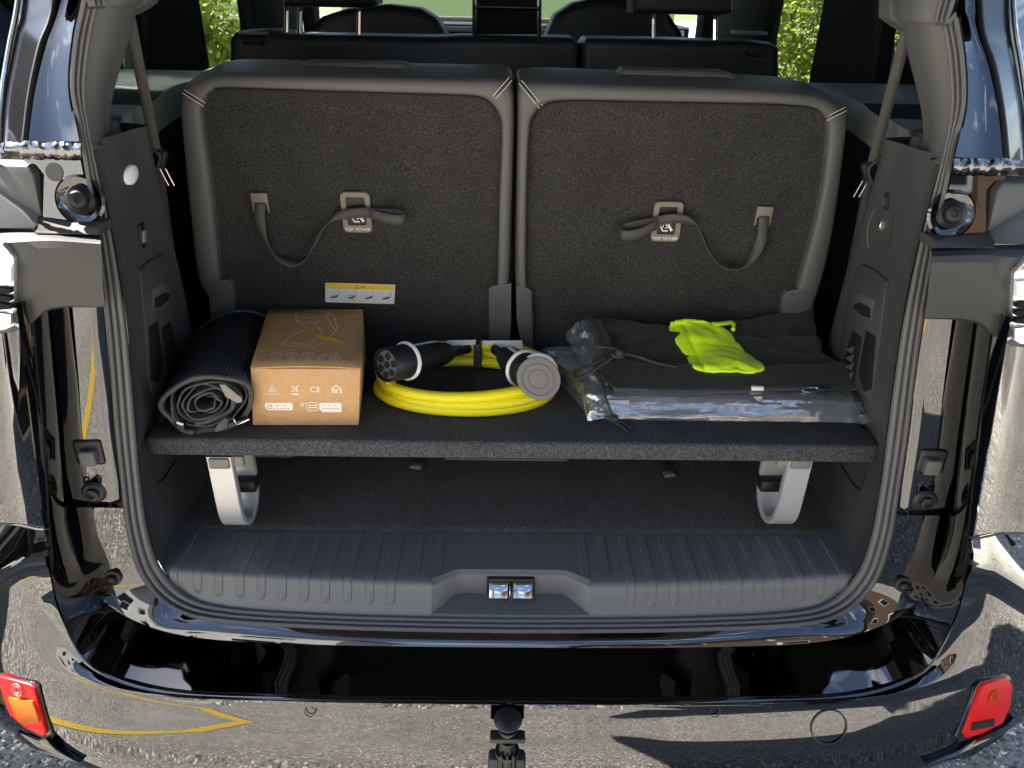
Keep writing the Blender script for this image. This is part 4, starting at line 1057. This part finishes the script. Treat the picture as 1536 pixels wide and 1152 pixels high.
tube('buckle_wire', [W(350, 628, yq-.014), W(356, 637, yq-.016), W(374, 629, yq-.014)], .0012, M['chrome'], bk)
prism('hook_strap', [W(337, 627, yq-.012), W(343, 628, yq-.012), W(340, 642, yq-.014), W(325, 649, yq-.016), W(321, 645, yq-.016), W(328, 634, yq-.014)], (0, .005, 0), M['bind'], rm, bev=.0015)
# ------------------------------------------------------------------ charging cable
cc_ = empty('charging_cable', WZ(700, 575, ZS), 'bright yellow charging cable coiled with black and white plugs', 'cable')
cl = WZ(556, 578, ZS+.01); cr_ = WZ(845, 578, ZS+.01); cf = WZ(705, 621, ZS+.01); cbk = WZ(715, 532, ZS+.02)
ccx = (cl.x+cr_.x)/2; ccy = (cf.y+cbk.y)/2; rx = (cr_.x-cl.x)/2-.008; ry = (cbk.y-cf.y)/2
zp = [.009, .0098, .0265, .040, .047, .05]
pts = []
NT = 3.4
for i in range(int(NT*40)+1):
    t = i/40; a = 2*math.pi*t + 1.2
    k = t; zi = zp[min(5, int(k))]*(1-(k % 1))+zp[min(5, int(k)+1)]*(k % 1)
    sr = [1.0, .885, .955, .905, .93, .93]; s = sr[min(5, int(k))]*(1-(k % 1))+sr[min(5, int(k)+1)]*(k % 1)
    s += .012*math.sin(a*2+k*2)
    pts.append(V(ccx+rx*s*math.cos(a), ccy+ry*s*math.sin(a), ZS+zi+.002*math.sin(a*1.7+k)))
# plug axes
pf = W(577, 548, .995); ph = W(702, 523, 1.145)
qf = W(808, 568, .985); qh = W(742, 524, 1.12)
ends_l = [ph + (ph-pf).normalized()*.012, W(745, 527, 1.16), W(790, 535, 1.15)]
tube('cable_cord', smooth_line(pts[::2], 2), .0088, M['yellow'], cc_, n=12)
e0 = pts[0]
tube('cable_tail', smooth_line([ph+(pf-ph).normalized()*.01, ph+(ph-pf).normalized()*.03, V(ccx+rx*.55, ccy+ry*.97, ZS+.035), V(ccx+rx*.9, ccy+ry*.5, ZS+.03), V(ccx+rx*.97, ccy, ZS+.026)], 8), .0070, M['yellow'], cc_, n=12)
tube('cable_tail', smooth_line([qh+(qf-qh).normalized()*.01, qh+(qh-qf).normalized()*.02, V(ccx-rx*.2, ccy+ry*1.0, ZS+.034), V(ccx-rx*.75, ccy+ry*.72, ZS+.03), V(ccx-rx*.98, ccy+ry*.1, ZS+.026)], 8), .0070, M['yellow'], cc_, n=12)
def plug(f, h_, cap):
    ax_ = (f-h_).normalized(); Lh = (f-h_).length
    body = lathe('plug_handle', h_, ax_, [(0, .0085), (Lh*.18, .0090), (Lh*.22, .0115), (Lh*.28, .0165), (Lh*.40, .0215), (Lh*.55, .0225), (Lh*.68, .0215), (Lh*.78, .0225), (Lh*.82, .023)], M['black'], cc_, n=28, ell=.92)
    lathe('plug_collar', h_+ax_*Lh*.74, ax_, [(0, .0235), (.001, .0285), (.003, .0305), (.006, .0305), (.008, .0285), (.008, .024)], M['white'], body, n=36)
    nose = lathe('plug_nose', h_+ax_*(Lh*.74+.008), ax_, [(0, .0272), (Lh*.26-.010, .0262), (Lh*.26-.0085, .0250), (Lh*.26-.0085, .0235), (Lh*.26-.014, .0232), (Lh*.26-.014, .0001)], M['black'], body, n=36)
    x_ = ax_.cross(V(0, 0, 1)).normalized(); y_ = x_.cross(ax_)
    if not cap:
        face = lathe('plug_face', f-ax_*.016, ax_, [(0, .023), (.010, .0225), (.011, .0215), (.011, .0001)], mat('plug_face_grey', (.10, .105, .115), .5), body, n=32)
        holes = [(0, 0), (0, .0145), (-.0135, .006), (.0135, .006), (-.0115, -.0095), (.0115, -.0095), (0, -.0165)]
        for i, (a, b) in enumerate(holes):
            r_ = .0056 if i < 7 else .004
            c = f-ax_*.0048+x_*a+y_*b*.93
            lathe('socket_hole', c, ax_, [(0, r_), (.0006, r_), (.0006, r_*.86), (.0002, r_*.82), (.0002, .0001)], M['black'], body, n=16)
    # pale label stripe along the handle
    P_ = [h_+ax_*(Lh*k)+y_*(.0215 if .3 < k < .8 else .015)+x_*.003 for k in (.30, .42, .55, .66, .74)]
    grid('handle_stripe', [[p-x_*.004 + y_*.0012, p+y_*.0022, p+x_*.004+y_*.0012] for p in smooth_line(P_, 3)], M['white'], body)
    return body, ax_, x_, y_
plug(pf, ph, False)
b2, a2, x2, y2 = plug(qf+(qh-qf)*.12, qh, True)
capn = (CAM-qf).normalized()*.75+V(.0, -.5, .1); capn.normalize()
cx_ = V(0, 0, 1).cross(capn).normalized(); cy_ = capn.cross(cx_)
def capring(s, off): 
    o = []
    for k in range(40):
        t = 2*math.pi*k/40; rr = s*(1+.05*math.cos(2*t+1.2)); o.append(qf+cx_*math.cos(t)*rr+cy_*math.sin(t)*rr*1.02+capn*off)
    return o
rows = [capring(.028, -.014), capring(.0305, -.010), capring(.0325, -.003), capring(.0318, .0), capring(.0255, .0006), capring(.0248, -.0008), capring(.0225, -.0008), capring(.0218, .0006), capring(.0160, .0006), capring(.0155, -.0006), capring(.0135, -.0006), capring(.0130, .0004), capring(.0001, .0004)]
grid('plug_cap', rows, M['grey'], cc_, closed=True, ang=40)
tube('cap_tether', smooth_line([qf+cx_*-.026+cy_*.016-capn*.008, qf+cx_*-.034+cy_*.02-capn*.016, qf+cx_*-.03+cy_*.0-capn*.03], 5), .0022, M['black'], cc_)
lathe('cap_ring', qf-capn*.022+cy_*.008, capn, [(0, .024), (.002, .0285), (.006, .0295), (.009, .028), (.009, .024)], M['white'], cc_, n=36)
# hook-and-loop band and clear tags at the back
vb = W(717, 530, cbk.y-.004)
box('cable_band', V(vb.x, cbk.y-.006, ZS+.027), (.014, .040, .050), M['webd'], cc_, bev=.005, seg=3)
def tag_film(name, pts, m__): return prism(name, [W(*p) for p in pts], (0, .0012, 0), M[m__], cc_)
yt = cbk.y-.028
tag_film('paper_tag', [(670, 511, yt), (714, 510, yt), (713, 517, yt), (672, 519, yt)], 'label')
tag_film('paper_tag', [(723, 511, yt), (783, 511, yt), (785, 524, yt), (738, 523, yt), (724, 516, yt)], 'label')
# ------------------------------------------------------------------ clear bag with folded panel
cb2 = empty('clear_plastic_bag', WZ(1085, 590, ZS), 'crinkled clear plastic bag with a dark folded panel inside at the right of the shelf', 'plastic bag')
fl_, fr_ = WZ(884, 634, ZS+.002), WZ(1306, 634, ZS+.002)
x0, x1 = fl_.x, fr_.x; yf0 = (fl_.y+fr_.y)/2; H_ = .036
def bagsec(s, k):
    """s along x, k around the section"""
    n = 60
    yw = .105; yc = yf0+yw
    pinch = 1-.55*max(0, (s-.93)/.07)**1.5-.15*max(0, (.05-s)/.05)
    SEC = [(.004, 0), (-.001, .004), (.001, .010), (.006, .017), (.011, .024), (.017, .030), (.026, .0345), (.040, .036), (.07, .037), (.11, .037), (.15, .036), (.18, .034), (.197, .026), (.203, .016), (.200, .006), (.19, 0), (.15, 0), (.11, 0), (.07, 0), (.03, 0)]
    t = k/n*len(SEC); i0 = int(t); f_ = t-i0; A_, B_ = SEC[i0 % 20], SEC[(i0+1) % 20]
    y = yf0 + (A_[0]*(1-f_)+B_[0]*f_); z = ZS+.001 + (A_[1]*(1-f_)+B_[1]*f_)*(1.18-.12*s)*pinch
    x = x0+(x1-x0)*s - .030*(1-s)**6*((y-yf0)/.2)
    x += -.045*max(0, (y-yf0-.06)/.15)*(1-s)**2
    return V(x, y, z)
rows = []
for i in range(91):
    s = i/90; amp = .0012+.006*max(0, (s-.9)/.1)+.005*max(0, (.1-s)/.1)
    r = []
    for k in range(60):
        p = bagsec(s, k); q = p + noise.noise_vector(V(p.x*9, p.y*50, p.z*90))*amp*1.3 + noise.noise_vector(p*130)*amp*.7
        q.z = max(q.z, ZS+.0006); r.append(q)
    rows.append(r)
vs, fs = gridvf(rows, True)
for base in (0, 90*60): fs.append(tuple(base+k for k in range(60)))
mk('bag_film', vs, fs, M['film'], cb2, ang=28)
bvh('film', (vs, [f for f in fs if len(f) == 4]))
# loose crumpled ends
for (uvs, nm) in (([(853, 495), (878, 485), (900, 560), (886, 620), (868, 590), (850, 540)], 'bag_end'),):
    rows = []
    for i in range(16):
        s = i/15; r = []
        for j in range(13):
            t = j/12
            a = W(852+38*s*1.0, 497+128*s, 1.16-.17*s); b = W(888+16*s, 482+140*s, 1.15-.165*s)
            p = a.lerp(b, t); p = p + V(0, 0, .010*math.sin(math.pi*t)) + noise.noise_vector(p*60)*.011+noise.noise_vector(p*150)*.005
            r.append(p)
        rows.append(r)
    grid('bag_end', rows, M['film'], cb2, ang=25)
prism('folded_panel', [V(x0+.022, yf0+.010, ZS+.004), V(x1-.03, yf0+.010, ZS+.004), V(x1-.03, yf0+.010, ZS+.026), V(x0+.022, yf0+.010, ZS+.030)], (0, .18, 0), mat('dark_sheet', (.055, .056, .062), .35), cb2, bev=.006, seg=3)
prism('paper_insert', [V(x0+.030, yf0+.0075, ZS+.010), V(x0+.062, yf0+.0075, ZS+.010), V(x0+.060, yf0+.0105, ZS+.0325), V(x0+.026, yf0+.0105, ZS+.0325)], (0, .0012, .0), mat('blue_grey_card', (.36, .39, .43), .5), cb2)
# ------------------------------------------------------------------ black fabric bag
fb = empty('drawstring_bag', WZ(1080, 555, ZS+.03), 'black nylon drawstring bag lying folded over the clear plastic bag', 'bag')
def cloth(name, ctrl, amp, nn=10, mm=8, thick=.003, fr=26):
    rows = refine([[WZ(u, v, ZS+z) for u, v, z in r] for r in ctrl], nn, mm); o = []
    for r in rows:
        rr = []
        for p in r:
            n1 = noise.noise(V(p.x*fr*.55, p.y*fr*1.6, 3.1)); n2 = noise.noise(V(p.x*fr*2+5, p.y*fr*2.4, 1))
            rr.append(p + V(0, 0, amp*n1+amp*.35*n2))
        o.append(rr)
    ob = grid(name, o, M['fabric'], fb, thick=thick, off=-1, ang=60); return ob, o
top, trw = cloth('bag_body', [[(880, 478, .085), (960, 486, .085), (1050, 489, .085), (1130, 478, .088), (1219, 470, .094)],
    [(884, 500, .070), (970, 512, .070), (1060, 516, .068), (1140, 505, .070), (1226, 500, .078)],
    [(893, 525, .056), (980, 535, .056), (1070, 545, .052), (1150, 535, .058), (1236, 527, .066)],
    [(905, 548, .046), (980, 552, .046), (1070, 562, .044), (1150, 556, .048), (1262, 545, .054)]], .013)
lo_, lrw = cloth('bag_flap', [[(912, 540, .060), (1000, 546, .060), (1100, 552, .058), (1200, 547, .060), (1270, 545, .060)],
    [(900, 560, .052), (1000, 564, .052), (1100, 568, .051), (1200, 564, .052), (1275, 566, .050)],
    [(918, 581, .045), (1000, 583, .045), (1100, 583, .044), (1200, 580, .045), (1284, 581, .042)],
    [(921, 586, .040), (1000, 588, .040), (1100, 588, .039), (1200, 585, .040), (1284, 586, .037)]], .0026, fr=18)
tube('flap_hem', [p+V(0, -.001, .001) for p in lrw[-5]], .0022, M['fabric'], fb)
bvh('cloth', trw); bvh('flap', lrw)
# gathered mouth at the left
rows = []
for i in range(14):
    s = i/13; r = []
    for j in range(21):
        t = j/20
        u = 872+20*s+30*t*.9*(1-.3*s)+10*s; v = 482+98*t*.98
        z = .088-.055*t + .012*math.sin(math.pi*s)
        p = WZ(u+ (10*math.sin(t*3)), v, ZS+z)
        r.append(p + V(.002*math.sin(t*30), 0, .003*math.sin(t*34+s*2))+noise.noise_vector(p*60)*.002)
    rows.append(r)
grid('gathered_mouth', rows, M['fabric'], fb, thick=.002, ang=60)
def Z2(x, y, z): return WZ(830+x/3.012, 460+y/3.012, ZS+z)
cordm = mat('dark_cord', (.035, .036, .030), .6, bump=.6, bscale=900)
for pts in ([Z2(315, 205, .082), Z2(285, 190, .090), Z2(240, 205, .088), Z2(200, 250, .080), Z2(150, 270, .074), Z2(105, 290, .070), Z2(92, 312, .066), Z2(110, 325, .064), Z2(160, 300, .070), Z2(220, 262, .078), Z2(275, 225, .086), Z2(310, 215, .084)],
            [Z2(180, 180, .090), Z2(225, 182, .092), Z2(270, 188, .092), Z2(300, 198, .090), Z2(318, 222, .086), Z2(290, 228, .086), Z2(262, 215, .088)],
            [Z2(315, 210, .086), Z2(380, 225, .078), Z2(470, 255, .070), Z2(560, 272, .062)],
            [Z2(205, 300, .060), Z2(222, 360, .052), Z2(240, 420, .040), Z2(262, 480, .022), Z2(275, 500, .014), Z2(310, 525, .008), Z2(352, 552, .004)],
            [Z2(262, 490, .018), Z2(258, 512, .012), Z2(290, 530, .008), Z2(335, 562, .004)]):
    tube('draw_cord', smooth_line(pts, 5), .0024, cordm, fb, n=8)
for c in (Z2(270, 505, .014), Z2(292, 205, .092)):
    lathe('cord_knot', c-V(0, .0, .004), V(.4, -.3, 1), [(0, .004), (.002, .0065), (.006, .007), (.010, .004)], cordm, fb, n=12)
box('cord_toggle', Z2(922, 368, .046), (.019, .007, .007), M['white'], fb, bev=.002)
p = Z2(905, 408, .036); prism('white_slip', [p, p+V(.012, 0, .001), p+V(.014, -.004, -.004), p+V(.006, -.006, -.003)], (0, .001, -.001), M['label'], fb)
tube('carabiner', smooth_line([Z2(1125, 372, .045), Z2(1150, 365, .046), Z2(1195, 368, .046), Z2(1190, 382, .042), Z2(1150, 386, .041), Z2(1128, 380, .042)], 4, True), .0012, M['chrome'], fb, closed=True)
box('zip_pull', Z2(1222, 373, .046), (.018, .007, .006), M['black'], fb, bev=.002)
# ------------------------------------------------------------------ neon pouch
npx = empty('neon_pouch', hit(1072, 525, ['cloth', 'flap'])[0], 'fluorescent yellow-green folded vest pouch on top of the black bag', 'pouch')
def Z3(x, y): return (830+x/3.012, 460+y/3.012)
def onbag(u, v):
    try: return hit(u, v, ['cloth', 'flap'])[0]
    except RuntimeError: return WZ(u, v, ZS+.090)
rowsc = [[(528, 98), (540, 78), (600, 72), (660, 76), (716, 100)], [(526, 110), (590, 100), (660, 105), (740, 112), (792, 129)], [(552, 165), (620, 160), (690, 160), (760, 165), (822, 172)], [(585, 215), (650, 212), (720, 212), (800, 212), (858, 212)],
         [(608, 252), (680, 250), (750, 250), (820, 248), (900, 246)], [(632, 284), (700, 285), (770, 285), (850, 284), (950, 288)], [(660, 297), (720, 306), (790, 308), (850, 309), (905, 308)]]
ctrl = []
for i, r in enumerate(rowsc):
    rr = []
    for j, q in enumerate(r):
        p = onbag(*Z3(*q)); bul = .011*math.sin(math.pi*(.08+.84*i/6))*math.sin(math.pi*(.06+.88*j/4))
        rr.append(p+V(0, 0, .002+bul))
    ctrl.append(rr)
rows = refine(ctrl, 7, 6)
rows = [[p+V(0, 0, -.0035*math.exp(-((j-7.5+i*.12)/1.1)**2)+.0030*noise.noise(V(p.x*45+p.y*30, p.y*70, 2))+.0012*noise.noise(p*160)) for j, p in enumerate(r)] for i, r in enumerate(rows)]
grid('pouch_body', rows, M['neon'], npx, thick=.003, off=-1, ang=70)
per = rows[0]+[r[-1] for r in rows[1:]]+list(reversed(rows[-1]))[1:]+[r[0] for r in reversed(rows)][1:-1]
tube('pouch_piping', [p+V(0, 0, .0005) for p in per], .0014, M['neon'], npx, n=6, closed=True)
lp = [(715, 104), (760, 102), (806, 96), (812, 108), (808, 126), (780, 127)]
rr = [onbag(*Z3(*q))+V(0, 0, .009) for q in lp]
grid('hanging_loop', [[p+V(0, -.005, 0), p+V(0, .001, .002), p+V(0, .007, 0)] for p in smooth_line(rr[:3], 4)], M['neon'], npx, thick=.002)
tube('loop_end', smooth_line(rr[2:5], 4), .0035, M['neon'], npx)
# ------------------------------------------------------------------ surroundings (seen through glass and mirrored in the paint)
def tagt(o, label, cat, group=None):
    o['label'] = label; o['category'] = cat
    if group: o['group'] = group
def house(name, c, sx_, sy_, h_, rh, wm, lab, cat, nwin):
    e = empty(name, V(c[0], c[1], 0), lab, cat)
    x0_, x1_, y0_, y1_ = c[0]-sx_/2, c[0]+sx_/2, c[1]-sy_/2, c[1]+sy_/2
    vs = [V(x0_, y1_, 0), V(x1_, y1_, 0), V(x1_, y1_, h_), V(c[0], y1_, h_+rh), V(x0_, y1_, h_)]
    prism('wall', vs, (0, -sy_, 0), wm, e)
    for s in (-1, 1):
        xe = c[0]+s*(sx_/2+.4)
        prism('roof', [V(c[0], y1_+.5, h_+rh+.05), V(xe, y1_+.5, h_-.15), V(xe, y1_+.5, h_-.0), V(c[0], y1_+.5, h_+rh+.22)], (0, -sy_-1, 0), M['roof'], e)
    for k in range(nwin):
        x = x0_+sx_*(k+.7)/(nwin+.4)
        for z in ((1.5,) if h_ < 4 else (1.5, 4.2)):
            f = box('window', V(x, y1_+.03, z), (1.1, .08, 1.2), M['white'], e, bev=.01)
            box('pane', V(x, y1_+.075, z), (.9, .02, 1.0), M['paint_dark'], f)
    d_ = box('door', V(x1_-1.0, y1_+.03, 1.05), (1.0, .06, 2.1), M['dark'], e)
    return e
house('timber_house', (6.5, -13, 0), 9, 7, 4.2, 3.2, M['wood'], 'brown timber gabled house across the yard, mirrored in the right of the bumper', 'house', 3)
house('white_building', (-8.5, -12, 0), 11, 7, 6.0, 1.5, M['wall'], 'white two storey building across the yard, mirrored in the left paintwork', 'building', 4)
hv = []
for (cx0, cy0, w0, h0) in ((-60, -190, 130, 26), (70, -210, 160, 32), (-40, 230, 200, 18)):
    rows = []
    for i in range(25):
        rows.append([V(cx0+(i/24-.5)*w0*2, cy0+(j/6-.5)*70, (h0*math.sin(math.pi*i/24)*math.sin(math.pi*j/6))*(1+.35*noise.noise(V(i*.6, j*.8, cx0)))) for j in range(7)])
    struct(grid('hill', rows, M['hill']))
def shrub(x, y, z0, rx_, rz_, n, seed, lab):
    rnd = random.Random(seed); e = empty('shrub', V(x, y, 0), lab, 'shrub', 'shrubs on the grass outside the windows')
    mb = MB()
    for _ in range(n):
        d = Vector((rnd.gauss(0, 1), rnd.gauss(0, 1), rnd.gauss(0, 1))).normalized()*rnd.uniform(.45, 1)
        p = V(x+d.x*rx_, y+d.y*rx_, z0+rz_+d.z*rz_); a = Vector((rnd.gauss(0, 1), rnd.gauss(0, 1), rnd.gauss(0, 1))).normalized(); b = a.orthogonal().normalized()
        s = rnd.uniform(.03, .075)
        mb.add(([p-a*s, p+b*s*.5, p+a*s, p-b*s*.5], [(0, 1, 2, 3)]))
    c = mb.build('crown', M['leaf'], e, smooth=False); c['kind'] = 'stuff'
    tube('stem', [V(x, y, 0), V(x+.05, y, z0+rz_)], .05, M['bark'], e)
shrub(-3.9, 9.2, .05, 1.1, .75, 5200, 1, 'yellow-green shrub seen through the left side window')
shrub(4.0, 10.0, .05, 1.4, 1.2, 8200, 2, 'tall yellow-green shrub seen through the right side window')
shrub(3.2, 5.6, .05, .9, .8, 4800, 3, 'green shrub seen through the narrow right rear window')
struct(grid('side_lawn', [[V(x, y, .03) for x in (6.5, 20)] for y in (2.2, 24)], M['grass']))
struct(grid('side_lawn', [[V(x, y, .03) for x in (-20, -6.5)] for y in (2.6, 24)], M['grass']))

nc = empty('shade_minibus', V(-2.85, 2.8, 0), 'unseen dark grey minibus, added left of the black van to shade the ground', 'minibus')  # unseen vehicle, added so its shadow falls on the ground beside the van
def ncr(y, z0, z1, hw): return [V(-2.85+hw*a, y, z) for a, z in ((-1, z0), (-1.02, (z0+z1)/2), (-.97, z1), (0, z1+.02), (.97, z1), (1.02, (z0+z1)/2), (1, z0))]
redp = mat('anthracite_paint', (.02, .02, .022), .1, coat=1)
grid('body', [ncr(1.10, .35, .60, .84), ncr(1.12, .25, 1.05, .88), ncr(1.3, .25, 1.12, .90), ncr(3.2, .22, 1.12, .90), ncr(4.0, .22, 1.0, .89), ncr(4.35, .3, .85, .84), ncr(4.4, .35, .5, .75)], redp, nc)
grid('cabin', [ncr(1.16, 1.04, 1.12, .86), ncr(1.28, 1.05, 1.90, .80), ncr(2.6, 1.05, 1.93, .80), ncr(3.4, 1.05, 1.86, .79), ncr(3.95, .98, 1.05, .82)], M['paint_dark'], nc)
grid('roof', [ncr(1.22, 1.86, 1.91, .81), ncr(2.6, 1.88, 1.95, .81), ncr(3.4, 1.82, 1.88, .80)], redp, nc)
for yy in (1.8, 3.7):
    for e_ in (-1, 1):
        wlv = lathe('wheel', V(-2.85+e_*.80, yy, .31), V(e_, 0, 0), [(-.1, .2), (-.1, .30), (0, .31), (.08, .30), (.09, .21)], M['black'], nc)
        lathe('rim', V(-2.85+e_*.885, yy, .31), V(e_, 0, 0), [(0, .20), (.01, .19), (.0, .05), (.01, .0001)], M['silver'], wlv)
for e_ in (-1, 1): box('tail_light', V(-2.85+e_*.72, 1.12, .85), (.14, .06, .34), M['red'], nc, bev=.02)
